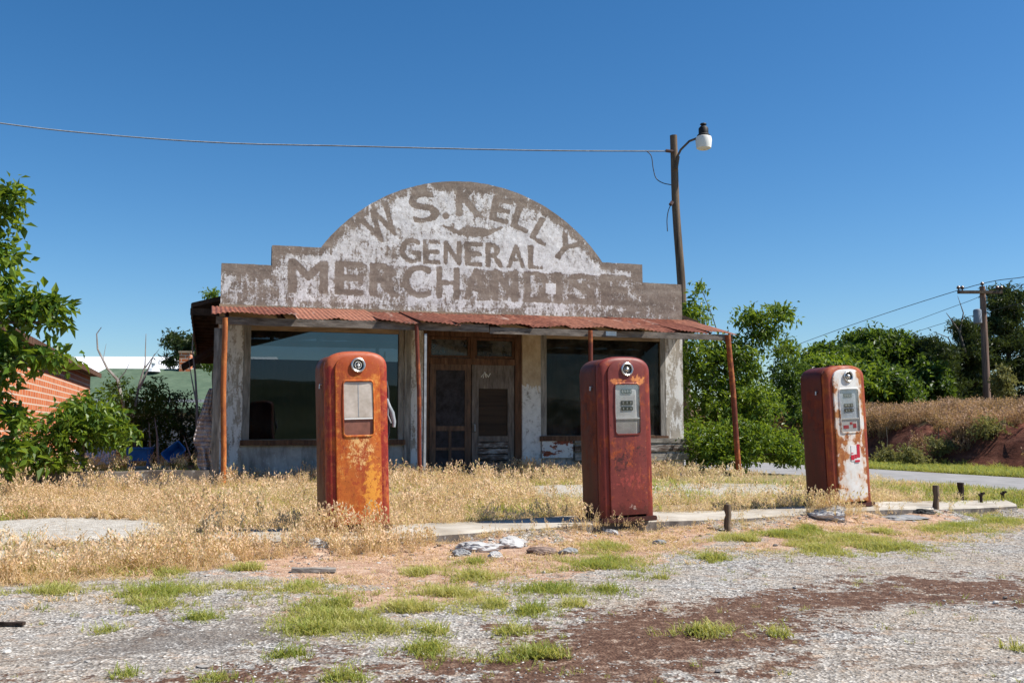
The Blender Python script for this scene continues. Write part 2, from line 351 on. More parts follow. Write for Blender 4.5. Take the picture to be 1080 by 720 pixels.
M['p1_shell'] = rust_paint('red_orange_shell', (.33, .028, .016), (.10, .010, .01), ((.18, .02, .01), (.45, .08, .018), (.56, .17, .03)), .52, .62, 3.0, spots=((0, 1.66, .32, .1, (.40, .09, .03), .6),))
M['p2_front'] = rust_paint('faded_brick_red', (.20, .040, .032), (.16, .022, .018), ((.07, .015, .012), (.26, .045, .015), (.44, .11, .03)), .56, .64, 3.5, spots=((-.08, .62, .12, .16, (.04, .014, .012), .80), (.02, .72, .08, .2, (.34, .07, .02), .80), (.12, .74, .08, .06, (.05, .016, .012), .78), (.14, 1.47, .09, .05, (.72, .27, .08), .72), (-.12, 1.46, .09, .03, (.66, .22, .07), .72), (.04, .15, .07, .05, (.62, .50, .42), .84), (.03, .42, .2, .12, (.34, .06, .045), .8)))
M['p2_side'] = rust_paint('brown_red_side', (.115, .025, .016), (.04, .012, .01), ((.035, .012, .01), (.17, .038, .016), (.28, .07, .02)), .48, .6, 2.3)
M['p2_shell'] = rust_paint('red_shell', (.22, .034, .024), (.13, .016, .012), ((.12, .02, .01), (.34, .06, .018), (.5, .13, .03)), .55, .66, 3)
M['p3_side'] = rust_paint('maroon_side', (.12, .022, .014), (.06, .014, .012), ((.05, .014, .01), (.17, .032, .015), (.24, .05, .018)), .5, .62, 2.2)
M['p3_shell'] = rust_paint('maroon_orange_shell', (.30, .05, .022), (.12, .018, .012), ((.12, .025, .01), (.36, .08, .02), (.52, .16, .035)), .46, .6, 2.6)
def M_white_rust():
    m = mat('white_paint_rusting', rough=.5, spec=.35); g = G(m); p = g.sep()
    ax = g.math('ABSOLUTE', p[0]); edge = g.math('MULTIPLY', g.ramp(ax, [(.10, 0.0), (.215, 1.0)]), .115)
    # paint survives best in the middle of the door, rust creeps in from seams and the foot
    foot = g.math('MULTIPLY', g.ramp(p[2], [(.06, 1.0), (.20, 0.0)]), .22)
    top = g.math('MULTIPLY', g.math('SUBTRACT', 1.0, g.ramp(g.math('ABSOLUTE', g.math('SUBTRACT', p[2], .76)), [(.04, 0.0), (.2, 1.0)])), .11)
    n = g.noise(3.6, 9, .66, g.map((1.5, 1, 1), (2.3, 0, 1.4))); n2 = g.noise(15, 8, .7)
    f = g.math('ADD', g.math('ADD', n, edge), g.math('ADD', g.math('ADD', foot, top), g.math('MULTIPLY', g.math('SUBTRACT', n2, .5), .25)))
    rc = g.ramp(n2, [(.3, (.16, .04, .015)), (.5, (.38, .13, .035)), (.72, (.55, .27, .10))])
    wh = g.ramp(g.noise(6, 8, .7), [(.3, (.60, .57, .52)), (.6, (.76, .75, .72))])
    halo = g.ramp(f, [(.50, 0.0), (.60, .55)])
    c = g.mix(halo, wh, (.62, .40, .24)); c = g.mix(g.ramp(f, [(.60, 0.0), (.635, 1.0)]), c, rc); g.col(c)
    g.bump(n2, .25, .003); return m
M['p3_front'] = M_white_rust()
M['roof_rust'] = None
def M_roof():
    m = mat('rusty_corrugated_iron', rough=.75, spec=.3); g = G(m)
    n = g.noise(1.3, 8, .65, g.map((2.2, .5, 1))); n2 = g.noise(14, 8, .7, g.map((1, .25, 1)))
    c = g.ramp(n2, [(.3, (.06, .02, .014)), (.48, (.18, .055, .032)), (.62, (.31, .115, .068)), (.74, (.50, .33, .25))])
    c = g.mix(g.ramp(n, [(.60, 0.0), (.68, .75)]), c, (.52, .42, .36)); c = g.mix(g.ramp(n, [(.28, .6), (.4, 0.0)]), c, (.08, .02, .012))
    c = g.mix(g.ramp(g.attr('tint'), [(0, .5), (.5, 0.0)]), c, (.13, .035, .02)); c = g.mix(g.ramp(g.attr('tint'), [(.7, 0.0), (1, .35)]), c, (.50, .24, .15))
    g.col(c); g.bump(n2, .2, .004); return m
M['roof_rust'] = M_roof()
M['post_rust'] = rust_paint('rusty_pipe', (.17, .035, .016), (.06, .015, .01), ((.10, .02, .01), (.34, .09, .025), (.55, .2, .06)), .45, .6, 2.2)
M['post_rust_orange'] = rust_paint('orange_rusty_pipe', (.48, .14, .035), (.10, .02, .012), ((.12, .02, .01), (.5, .16, .035), (.66, .27, .08)), .45, .6, 1.4)
def M_glass(name, tint=(.10, .11, .12), a=.35, dust=.12, refl=(.9, .95, 1)):
    m = bpy.data.materials.new(name); m.use_nodes = True; t = m.node_tree; t.nodes.clear()
    o = t.nodes.new('ShaderNodeOutputMaterial'); tr = t.nodes.new('ShaderNodeBsdfTransparent'); tr.inputs[0].default_value = (*tint, 1)
    gl = t.nodes.new('ShaderNodeBsdfGlossy'); gl.inputs['Roughness'].default_value = .01; gl.inputs[0].default_value = (*refl, 1)
    df = t.nodes.new('ShaderNodeBsdfDiffuse'); df.inputs[0].default_value = (.22, .21, .19, 1)
    fr = t.nodes.new('ShaderNodeLayerWeight'); fr.inputs[0].default_value = .5; pw = t.nodes.new('ShaderNodeMath'); pw.operation = 'POWER'; pw.inputs[1].default_value = 5; t.links.new(fr.outputs['Facing'], pw.inputs[0])
    ad = t.nodes.new('ShaderNodeMath'); ad.operation = 'MULTIPLY_ADD'; ad.inputs[1].default_value = .9; ad.inputs[2].default_value = a + .05; ad.use_clamp = True; t.links.new(pw.outputs[0], ad.inputs[0])
    bn = t.nodes.new('ShaderNodeTexNoise'); bn.inputs['Scale'].default_value = 1.6; bn.inputs['Detail'].default_value = 2; bp = t.nodes.new('ShaderNodeBump'); bp.inputs['Strength'].default_value = .25; bp.inputs['Distance'].default_value = .01; t.links.new(bn.outputs[0], bp.inputs['Height']); t.links.new(bp.outputs[0], gl.inputs['Normal'])
    m1 = t.nodes.new('ShaderNodeMixShader'); t.links.new(ad.outputs[0], m1.inputs[0]); t.links.new(tr.outputs[0], m1.inputs[1]); t.links.new(gl.outputs[0], m1.inputs[2])
    tc = t.nodes.new('ShaderNodeTexCoord'); nz = t.nodes.new('ShaderNodeTexNoise'); nz.inputs['Scale'].default_value = 2.2; nz.inputs['Detail'].default_value = 8; t.links.new(tc.outputs['Object'], nz.inputs[0])
    mp = t.nodes.new('ShaderNodeMapRange'); nz.inputs['Roughness'].default_value = .7; mp.inputs[1].default_value = .42; mp.inputs[2].default_value = .68; mp.inputs[3].default_value = dust * .3; mp.inputs[4].default_value = dust * 2.2; t.links.new(nz.outputs[0], mp.inputs[0])
    m2 = t.nodes.new('ShaderNodeMixShader'); t.links.new(mp.outputs[0], m2.inputs[0]); t.links.new(m1.outputs[0], m2.inputs[1]); t.links.new(df.outputs[0], m2.inputs[2])
    t.links.new(m2.outputs[0], o.inputs[0]); return m
M['shop_glass'] = M_glass('shop_glass', (.35, .37, .37), .0, .03, (.62, .72, .85))
M['shop_glass_dusty'] = M_glass('shop_glass_dusty', (.35, .37, .36), -.03, .10, (.5, .56, .6)); M['transom_glass'] = M_glass('transom_glass', (.2, .2, .19), -.035, .3, (.4, .42, .42))
M['dial_glass'] = M_glass('dial_glass', (.95, .95, .95), .02, .05)
M['milky_glass'] = simple('milky_glass', (.34, .28, .22), (.60, .53, .46), 5, .25, .05, .002, c3=(.72, .67, .62))
M['dial'] = simple('dial_enamel', (.50, .49, .46), (.66, .65, .62), 6, .5, .05, .002)
M['dial_blue'] = simple('dial_enamel_cool', (.34, .38, .42), (.52, .57, .62), 6, .5, .05, .002)
M['dial_low'] = simple('dial_lower', (.30, .29, .26), (.46, .44, .40), 6, .6, .05, .002)
M['dial_brown'] = simple('dial_lower_brown', (.12, .05, .035), (.24, .10, .07), 6, .6, .05, .002)

# ------------------------------------------------------------------ ground sheet
def axis(lo, hi, st, far):
    a = list(np.arange(lo, hi + 1e-6, st)); d = st; x = hi; up = []
    while x < far: d *= 1.35; x += d; up.append(x)
    d = st; x = lo; dn = []
    while x > -far: d *= 1.35; x -= d; dn.append(x)
    return np.array(dn[::-1] + a + up)
def P(*pp): return [gnd(x, y) for x, y in pp]
BROWN = P((430, 722), (400, 706), (480, 694), (560, 684), (548, 664), (640, 648), (720, 640), (800, 628), (900, 613), (1090, 609), (1090, 640), (1000, 634), (905, 642), (850, 655), (835, 680), (780, 703), (700, 703), (690, 735), (420, 735))
BROWN2 = P((0, 735), (180, 722), (330, 700), (420, 700), (300, 716), (120, 740))
ORANGE = [P((225, 580), (400, 576), (560, 573), (740, 553), (770, 560), (740, 580), (640, 600), (560, 612), (420, 620), (330, 612), (250, 600)),
          P((780, 560), (860, 550), (1000, 545), (1000, 570), (900, 580), (800, 580)), P((0, 590), (60, 588), (225, 585), (240, 600), (120, 606), (0, 618)), P((325, 625), (480, 615), (520, 632), (430, 640), (330, 650)),
          P((690, 640), (760, 650), (740, 675), (690, 665))]
DARK = P((40, 690), (120, 668), (260, 655), (360, 664), (250, 684), (110, 700))
SLAB = [[gnd(x, y, .08) for x, y in q] for q in (((-40, 556), (60, 551), (165, 553), (185, 566), (80, 574), (-40, 577)), ((-40, 581), (70, 578), (165, 573), (168, 581), (60, 589), (-40, 591)), ((560, 520), (700, 514), (840, 516), (845, 526), (640, 532), (560, 530)), ((925, 531), (1066, 529), (1060, 536), (925, 536)))]
gx = axis(-7.5, 8.5, .04, 2500); gy = axis(2.9, 14.5, .045, 2500)
X, Y = np.meshgrid(gx, gy); X = X.ravel(); Y = Y.ravel(); Z = gz(X, Y)
near = (np.hypot(X, Y) < 40)
def msk(polys, soft=.35):
    a = np.zeros(X.shape)
    for p in polys: a[near] = np.maximum(a[near], np.clip(.5 + polydist(X[near], Y[near], p) / soft, -.6, 1.6))
    return a
sb = Y - edgey(X)
soil = np.clip(.5 + (sb - .0) / .5, -.6, 1.6); soil[Y < 0] = -.6
q = qcoord(X, Y)
soil = np.where(X < -2.9, np.clip(.5 + (Y - np.interp(X, [-8, -6, -4.5, -3.4, -2.8], [6.8, 6.95, 6.85, 7.1, 7.8])) / .6, -.6, 1.6), soil)
att = {'brown': msk([BROWN, BROWN2], 1.15), 'orange': msk(ORANGE, .9), 'dark': msk([DARK], .8), 'slab': msk(SLAB, .5), 'soil': soil,
       'far': sstep(16, 19, np.hypot(X, Y)) * np.ones(X.shape)}
for k in ('brown', 'orange', 'dark', 'slab'): att[k] = np.where(att[k] == 0, -.6, att[k])
Z = Z + (fbm(X, Y, 3, 4, 5) - .5) * .03 * sstep(0, 1, att['orange']) - .012 * sstep(.2, .9, att['brown']) + .02 * sstep(.4, .9, att['slab'])
nx_, ny_ = len(gx), len(gy); I = np.arange(nx_ * ny_).reshape(ny_, nx_)
T = np.stack([I[:-1, :-1], I[:-1, 1:], I[1:, 1:], I[1:, :-1]], -1).reshape(-1, 4)
g_ = npmesh('ground', np.stack([X, Y, Z], 1), T, M['ground'], attrs=att, smooth=True, k=4); g_['kind'] = 'structure'
def gz1(x, y): return float(gz(np.array([x]), np.array([y]))[0])

# side road, verge and bank
def strip(name, q0, q1, p0, p1, zf, m, nq, npp):
    qs = np.linspace(q0, q1, nq); ps = np.linspace(p0, p1, npp); Q, PP = np.meshgrid(qs, ps); Q = Q.ravel(); PP = PP.ravel()
    X_ = Q * DQ.x + PP * DP.x; Y_ = Q * DQ.y + PP * DP.y; Z_ = zf(Q, PP, X_, Y_); I_ = np.arange(nq * npp).reshape(npp, nq)
    T_ = np.stack([I_[:-1, :-1], I_[:-1, 1:], I_[1:, 1:], I_[1:, :-1]], -1).reshape(-1, 4)
    o = npmesh(name, np.stack([X_, Y_, Z_], 1), T_, m, smooth=True, k=4); o['kind'] = 'structure'; return o
M['asphalt'] = simple('road_asphalt', (.20, .195, .19), (.30, .29, .285), 2, .9, .3, .004)
road = strip('road', 13.28, 17.38, -60, 160, lambda Q, p, x, y: .035 + .03 * np.sin((Q - 13.28) / 4.1 * np.pi), M['asphalt'], 9, 120)
def M_bank():
    m = mat('bank_soil', rough=.95, spec=.1); g = G(m); z = g.sep()[2]
    red = g.ramp(g.noise(1.6, 9, .7, g.map((1, 1, 3))), [(.3, (.05, .02, .014)), (.52, (.14, .052, .034)), (.72, (.26, .12, .08))])
    gr = g.ramp(g.noise(2.2, 8, .7), [(.3, (.10, .11, .04)), (.55, (.20, .16, .08)), (.75, (.32, .22, .14))])
    f = g.math('ADD', z, g.math('MULTIPLY', g.math('SUBTRACT', g.noise(1.1, 6, .6), .5), 1.1))
    grn = g.ramp(g.noise(3, 6, .6), [(.3, (.07, .12, .02)), (.7, (.17, .22, .05))])
    c = g.mix(g.ramp(f, [(.02, 0.0), (.09, 1.0)]), grn, red); c = g.mix(g.ramp(g.math('MULTIPLY', f, .4), [(.50, 0.0), (.56, 1.0)]), c, gr)
    g.col(c); g.bump(g.noise(3.5, 9, .75), 1, .12); return m
M['bank'] = M_bank()
def bankz(Q, p):
    e = (fbm(Q * .0 + p, Q * .6, .35, 3, 21) - .5) * 1.2
    z = .03 + 1.15 * sstep(20.0 + e, 21.6 + e, Q) + .55 * sstep(21.5, 28, Q) + .9 * sstep(28, 60, Q)
    return z + (fbm(Q, p, .8, 4, 33) - .5) * .6 * sstep(20, 22, Q) + (fbm(Q, p, 2.6, 3, 37) - .5) * .45 * sstep(20, 21, Q) * (1 - sstep(23, 26, Q))
bank = strip('bank', 17.4, 90, -40, 150, lambda Q, p, x, y: bankz(Q, p), M['bank'], 260, 420)
M['hill'] = simple('hill', (.03, .05, .015), (.10, .11, .04), .08, .95, .3, .2)
# low wooded rise on the other side of the highway, seen only in the shop windows
mb = MB(); xs = list(range(-260, 261, 8)); rings_ = []
for yy, hh in ((-70, 0), (-80, 1.5), (-100, 5.5), (-150, 8), (-260, 8)):
    rings_.append([(x, yy, hh * (1 + .25 * math.sin(x * .031) + .12 * math.sin(x * .17)) + random.uniform(0, .5) * (hh > 0)) for x in xs])
for i in range(4):
    for k in range(len(xs) - 1): mb.add([rings_[i][k], rings_[i][k + 1], rings_[i + 1][k + 1], rings_[i + 1][k]], [(0, 1, 2, 3)])
mb.build('hill', M['hill'])['kind'] = 'structure'
# raised ground left of the shop
mb = MB(); nn = 40
for i in range(nn):
    for j in range(nn):
        us = [-16 + 16 * (i + a) / nn for a in (0, 1)]; ys = [-1.7 + 30 * (j + a) / nn for a in (0, 1)]
        mb.add([W(us[a], ys[b], .40 + .03 * math.sin(us[a] * 3) * math.cos(ys[b] * 2)) for a, b in ((0, 0), (1, 0), (1, 1), (0, 1))], [(0, 1, 2, 3)])
mb.build('raised_ground', simple('yard_soil', (.07, .06, .03), (.20, .17, .09), 1.5, .95, .8, .03), smooth=60)['kind'] = 'structure'

# pump island slab
mb = MB(); n = 90; fr = []; bk = []
ex = [p[0] for p in EDGE]; ey = [p[1] for p in EDGE]; bx = [p[0] for p in BACK]; by = [p[1] for p in BACK]
for i in range(n + 1):
    x = -2.75 + (6.6 + 2.75) * i / n; fr.append((x, float(np.interp(x, ex, ey)) + random.uniform(-.018, .018)))
    x = -2.85 + (6.9 + 2.85) * i / n; bk.append((x, float(np.interp(x, bx, by)) + random.uniform(-.02, .02)))
for i in range(n):
    zt = [.13 + .01 * math.sin(k * .21) for k in (i, i + 1)]
    a, b, c, d = fr[i], fr[i + 1], bk[i + 1], bk[i]
    a2, b2 = (a[0], a[1] + .02), (b[0], b[1] + .02)
    mb.add([(*a2, zt[0]), (*b2, zt[1]), (*c, zt[1]), (*d, zt[0])], [(0, 1, 2, 3)])
    mb.add([(*a, zt[0] - .025), (*b, zt[1] - .025), (*b2, zt[1]), (*a2, zt[0])], [(0, 1, 2, 3)])
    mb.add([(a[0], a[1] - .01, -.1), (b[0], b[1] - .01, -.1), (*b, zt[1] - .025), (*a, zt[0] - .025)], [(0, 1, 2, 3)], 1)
    mb.add([(*d, zt[0]), (*c, zt[1]), (*c, -.1), (*d, -.1)], [(0, 1, 2, 3)])
for e in (0, n): mb.add([(*fr[e], -.1), (*fr[e], .12), (*bk[e], .125), (*bk[e], -.1)], [(0, 1, 2, 3)])
mb.build('island_pavement', [M['slab'], M['ledge']])['kind'] = 'structure'

# ------------------------------------------------------------------ lettering helper
def text_tris(s, offset=0.0):
    cu = bpy.data.curves.new('t', 'FONT'); cu.body = s; cu.offset = offset; cu.resolution_u = 6; cu.size = 1
    o = bpy.data.objects.new('t', cu); COL.objects.link(o); bpy.context.view_layer.update()
    me = bpy.data.meshes.new_from_object(o.evaluated_get(bpy.context.evaluated_depsgraph_get())); me.calc_loop_triangles()
    V = np.array([v.co[:2] for v in me.vertices]); T = np.array([t.vertices[:] for t in me.loop_triangles])
    bpy.data.objects.remove(o); bpy.data.curves.remove(cu); bpy.data.meshes.remove(me)
    lo, hi = V.min(0), V.max(0); V = (V - (lo + hi) / 2) / (hi - lo); return V, T
def facade(px, py, y=0.0):
    r = Vector(ray(px, py)); t = ((L0 + NX * y) - Vector((0, 0, CZ))).dot(NX) / r.dot(NX); p = Vector((0, 0, CZ)) + r * t
    return ((p - L0).dot(UX), p.z)

# ------------------------------------------------------------------ the shop
store = empty('general_store', L0, A17, 'abandoned stucco store with arched false front, faded painted lettering and rusty tin porch roof', 'store')
def top(u):
    if 1.74 <= u <= 7.28: return 2.45 + math.sqrt(max(0, 3.4 ** 2 - (u - 4.51) ** 2))
    return 4.05 if (u < .87 or u > 8.15) else 4.42
ZB = 3.25
us = sorted(set([0.0, 9.02] + [round(x, 4) for x in np.arange(.012, 9.01, .0145)] + [.869, .871, 8.149, 8.151, 1.739, 1.741, 7.279, 7.281]))
NZ = 150; us = np.array(us); tops = np.array([top(u) for u in us]) + (fbm(us, us * 0, 9, 3, 4) - .5) * .014
U = np.repeat(us, NZ + 1).reshape(len(us), NZ + 1); ZZ = ZB + (tops - ZB)[:, None] * np.linspace(0, 1, NZ + 1)[None, :]
# raster of the letters (1 cm cells)
RU, RZ = 920, 280; ras = np.zeros((RU, RZ), np.float32)
def stamp(ch, u, z, w_, h_, rot=0, off=.025, val=1.0):
    V, T = text_tris(ch, off); V = V * [w_, h_]; c, s_ = math.cos(rot), math.sin(rot)
    V = np.stack([V[:, 0] * c - V[:, 1] * s_ + u, V[:, 0] * s_ + V[:, 1] * c + z], 1); tri_fill(V, T, val)
def tri_fill(V, T, val=1.0):
    Pp = np.stack([V[:, 0] / .01, (V[:, 1] - 3.2) / .01], 1)
    for t in T:
        a, b, c = Pp[t[0]], Pp[t[1]], Pp[t[2]]; lo = np.floor(np.minimum(np.minimum(a, b), c)).astype(int); hi = np.ceil(np.maximum(np.maximum(a, b), c)).astype(int)
        lo = np.maximum(lo, 0); hi = np.minimum(hi, [RU - 1, RZ - 1])
        if (hi < lo).any(): continue
        xs_, ys_ = np.meshgrid(np.arange(lo[0], hi[0] + 1), np.arange(lo[1], hi[1] + 1), indexing='ij')
        def e(p, q_): return (q_[0] - p[0]) * (ys_ - p[1]) - (q_[1] - p[1]) * (xs_ - p[0])
        e1, e2, e3 = e(a, b), e(b, c), e(c, a); m_ = ((e1 >= 0) & (e2 >= 0) & (e3 >= 0)) | ((e1 <= 0) & (e2 <= 0) & (e3 <= 0))
        sub = ras[lo[0]:hi[0] + 1, lo[1]:hi[1] + 1]; sub[m_] = np.maximum(sub[m_], val)
for ch, a, b in zip('MERCHANDISE', (304, 353, 390, 425, 460, 489, 520, 553, 584, 600, 634), (345, 383, 420, 454, 484, 515, 546, 579, 592, 627, 662)):
    u0 = facade(a, 295)[0]; u1 = facade(b, 300)[0]; stamp(ch, (u0 + u1) / 2, 3.87, (u1 - u0) - .03, .60, off=0)
for ch, a, b in zip('GENERAL', (422, 446, 468, 490, 512, 534, 557), (443, 464, 486, 508, 531, 554, 572)):
    u0 = facade(a, 266)[0]; u1 = facade(b, 270)[0]; stamp(ch, (u0 + u1) / 2, 4.44, (u1 - u0) * .93, .45, off=0)
for ch, px, py, w_, h_, rot in (('W', 401, 237, .62, .60, 31), ('S', 447, 219, .50, .56, 16), ('.', 470, 228, .10, .10, 0), ('K', 495, 210, .50, .68, 0), ('E', 528, 222, .36, .46, -12), ('L', 551, 231, .34, .46, -20), ('L', 572, 245, .34, .46, -29), ('Y', 595, 262, .44, .50, -38)):
    u_, z_ = facade(px, py); stamp(ch, u_, z_, w_, h_, R(rot), off=0)
V_ = np.array([facade(*p_) for p_ in ((466, 238), (484, 244), (489, 241), (510, 241), (514, 244), (530, 240), (512, 249), (484, 248))]); tri_fill(V_, [(0, 1, 7), (1, 2, 7), (2, 3, 7), (3, 7, 6), (3, 4, 6), (4, 5, 6)])
for _ in range(2): ras = np.maximum.reduce([ras, np.roll(ras, 1, 0), np.roll(ras, -1, 0), np.roll(ras, 1, 1) * (_ < 1), np.roll(ras, -1, 1) * (_ < 1)])
for _ in range(2): ras = (ras + np.roll(ras, 1, 0) + np.roll(ras, -1, 0) + np.roll(ras, 1, 1) + np.roll(ras, -1, 1)) / 5
Uf, Zf = U.ravel(), ZZ.ravel()
let = ras[np.clip((Uf / .01).astype(int), 0, RU - 1), np.clip(((Zf - 3.2) / .01).astype(int), 0, RZ - 1)]
topf = np.repeat(tops, NZ + 1)
rad = np.where((Uf > 1.9) & (Uf < 7.15), 3.4 - np.hypot(Uf - 4.51, Zf - 2.45), topf - Zf)
base = np.full(Uf.shape, .66)
base = np.where(Zf < 4.20, np.where(Uf < 3.0, .62, np.where(Uf < 4.7, .56, np.where(Uf < 5.9, .42, .36))), base)
base = np.where((Zf > 3.42) & (Zf < 3.56), .60 - .22 * sstep(5, 8, Uf), base)
base = np.where(Zf < 3.42, .50, base)
base = np.where(Uf < 1.0, np.minimum(base, .50), base); base = np.where(Uf > 7.6, np.minimum(base, .40), base)
base = np.where((Zf > 4.15) & (Zf < 4.28) & (Uf > 1.1) & (Uf < 7.9), .74, base)
base = np.where((Uf > 6.08) & (Uf < 6.30) & (Zf > 3.74) & (Zf < 3.95), 1.3, base)
paint = base - let * .50 - (1 - sstep(.10, .26, rad)) * .36
paint = paint + (fbm(Uf, Zf, 1.3, 4, 77) - .5) * .55
n1 = len(us); I = np.arange(n1 * (NZ + 1)).reshape(n1, NZ + 1)
T = np.stack([I[:-1, :-1], I[1:, :-1], I[1:, 1:], I[:-1, 1:]], -1).reshape(-1, 4)
Yf = (fbm(Uf, Zf, 5, 4, 12) - .5) * .014 - np.clip(paint, 0, 1) * .002
def M_sign():
    m = mat('sign_stucco', rough=.9, spec=.15); g = G(m)
    n = g.noise(5.5, 10, .74, g.map((1.15, 1, .85))); n2 = g.noise(24, 8, .74)
    dk = g.ramp(g.noise(2.0, 9, .66, g.map((.5, 1, 2.4))), [(.3, (.16, .13, .105)), (.5, (.25, .20, .16)), (.7, (.34, .29, .24))])
    dk = g.mix(g.ramp(n2, [(.34, .6), (.47, 0.0)]), dk, (.10, .08, .065)); dk = g.mix(g.ramp(g.noise(13, 9, .78, g.map((1, 1, .7), (7, 1, 2))), [(.52, 0.0), (.64, .6)]), dk, (.46, .41, .35))
    wh = g.ramp(g.noise(11, 9, .75), [(.30, (.40, .38, .35)), (.44, (.66, .65, .63)), (.6, (.84, .84, .83))])
    wh = g.mix(g.ramp(g.noise(3.2, 8, .72), [(.48, 0.0), (.66, .55)]), wh, (.42, .38, .34))
    spk = g.ramp(g.noise(38, 6, .75), [(.56, 0.0), (.64, .75)]); wh = g.mix(spk, wh, (.30, .27, .24))
    f = g.math('ADD', g.attr('paint'), g.math('ADD', g.math('MULTIPLY', g.math('SUBTRACT', n, .5), 1.7), g.math('MULTIPLY', g.math('SUBTRACT', n2, .5), 1.0)))
    run = g.math('MULTIPLY', g.math('SUBTRACT', g.noise(4.5, 8, .7, g.map((2.6, 1, .35))), .5), .8); f = g.math('ADD', f, run)
    pm = g.ramp(f, [(.43, 0.0), (.50, .30), (.54, .7), (.66, 1.0)]); c = g.mix(pm, dk, wh); g.col(c)
    g.bump(g.math('ADD', g.math('MULTIPLY', pm, .5), n2), .55, .006); return m
M['sign'] = M_sign()
M['bare'] = simple('bare_stucco', (.16, .13, .10), (.27, .215, .17), 5, .9, .5, .006, c3=(.40, .36, .31))
par = npmesh('parapet', np.stack([Uf, Yf, Zf], 1), T, M['sign'], attrs={'paint': paint}, parent=store, smooth=True, k=4)
mb = MB()
for i in range(n1 - 1):   # coping, back and ends
    a, b = us[i], us[i + 1]; ta, tb = tops[i], tops[i + 1]
    mb.add([(a, Yf[I[i, NZ]], ta), (b, Yf[I[i + 1, NZ]], tb), (b, .25, tb), (a, .25, ta)], [(0, 1, 2, 3)]); mb.add([(a, .25, ta), (b, .25, tb), (b, .25, ZB), (a, .25, ZB)], [(0, 1, 2, 3)])
for u_, t_ in ((0.0, tops[0]), (9.02, tops[-1])): mb.add([(u_, 0, ZB), (u_, .25, ZB), (u_, .25, t_), (u_, 0, t_)], [(0, 1, 2, 3)])
mb.build('coping', M['bare'], par)
# wall pieces (butted, not overlapping)
mb = MB()
mb.box(.42, 3.3, .01, .25, -.1, .85); mb.box(5.98, 8.62, .01, .25, -.1, .9)
mb.box(0, 9.02, .02, .25, 2.96, ZB)
mb.box(0, .2, .25, 14, -.1, 3.3); mb.box(8.82, 9.02, .25, 14, -.1, 3.3); mb.box(.2, 8.82, 13.8, 14, -.1, 3.3)
wall = mb.build('wall', M['concrete'], store)
for a_, b_, y_ in ((0, .42, 0), (3.3, 3.67, .005), (8.62, 9.02, 0)): mb = MB(); mb.box(a_, b_, y_, .25, -.1, 2.96); mb.build('pilaster', M['pilaster'], store, bevel=.012)
mb = MB(); mb.box(5.6, 5.98, -.012, .25, -.1, 2.96); mb.build('door_pillar', M['pillar'], store, bevel=.012)
mb = MB(); mb.box(.2, 8.82, .25, 13.8, .1, .2); mb.build('floor', M['dark_wood'], store)
mb = MB(); mb.plank(5.99, 6.62, -.05, .008, .56, .9, .008); mb.build('peeling_block', M['peel'], store)
for i, (z0, z1) in enumerate(((.84, .93), (.68, .80), (.50, .63))):
    mb = MB(); mb.plank(6.65, 9.08, -.07 - .01 * i, .006, z0, z1, .008, n=14); mb.build('sill_board', M['grey_wood'] if i != 1 else M['peelboard'], store)
# header boards under the porch roof
mb = MB(); mb.plank(.0, 9.02, -.04, .012, 3.06, 3.24, .006, n=20); mb.build('header_board', M['tan_wood'], store)
mb = MB(); mb.plank(-.02, 9.04, -.035, -.003, 3.25, 3.31, .006, n=26); mb.build('flashing_board', M['tan_wood'], par)
def window(u0, u1, z0, z1, glass, jm, hm, pane_dx=(.12, .1)):
    mb = MB(); mb.plank(u0, u0 + pane_dx[0], .0, .09, z0, z1, .005, 2, 8); mb.plank(u1 - pane_dx[1], u1, .0, .09, z0, z1, .005, 2, 8)
    mb.plank(u0 + pane_dx[0] - .004, u1 - pane_dx[1] + .004, .008, .088, z1 - .09, z1 - .002, .003, 0, 10, mi=1); mb.box(u0 + pane_dx[0] - .004, u1 - pane_dx[1] + .004, .05, .088, z0 + .002, z0 + .06, 1)
    f = mb.build('window', [jm, hm], store)
    mb = MB(); mb.plank(u0 - .03, u1 + .03, -.07, .09, z0 - .045, z0 + .05, .006, 0, 12); mb.build('sill', M['brown_wood'], f)
    mb = MB(); mb.box(u0 + pane_dx[0], u1 - pane_dx[1], .055, .061, z0 + .05, z1 - .09); mb.build('pane', glass, f)
window(.42, 3.3, .87, 2.96, M['shop_glass'], M['grey_wood_up'], M['tan_wood'])
window(5.98, 8.62, .93, 2.96, M['shop_glass_dusty'], M['grey_wood_up'], M['tan_wood'])
# grey casing boards either side of the doorway
mb = MB(); mb.plank(3.31, 3.43, -.03, .0, .2, 2.95, .006, 2, 10); mb.build('casing_board', M['grey_wood_up'], store)
M['door_l'] = simple('door_wood_reddish', (.06, .04, .03), (.17, .10, .065), 6, .85, .7, .006, stretch=(3, 3, .5), c3=(.28, .12, .06)); M['door_r'] = simple('door_wood_grey', (.075, .06, .05), (.20, .165, .14), 6, .85, .7, .006, stretch=(3, 3, .5), c3=(.34, .29, .25))
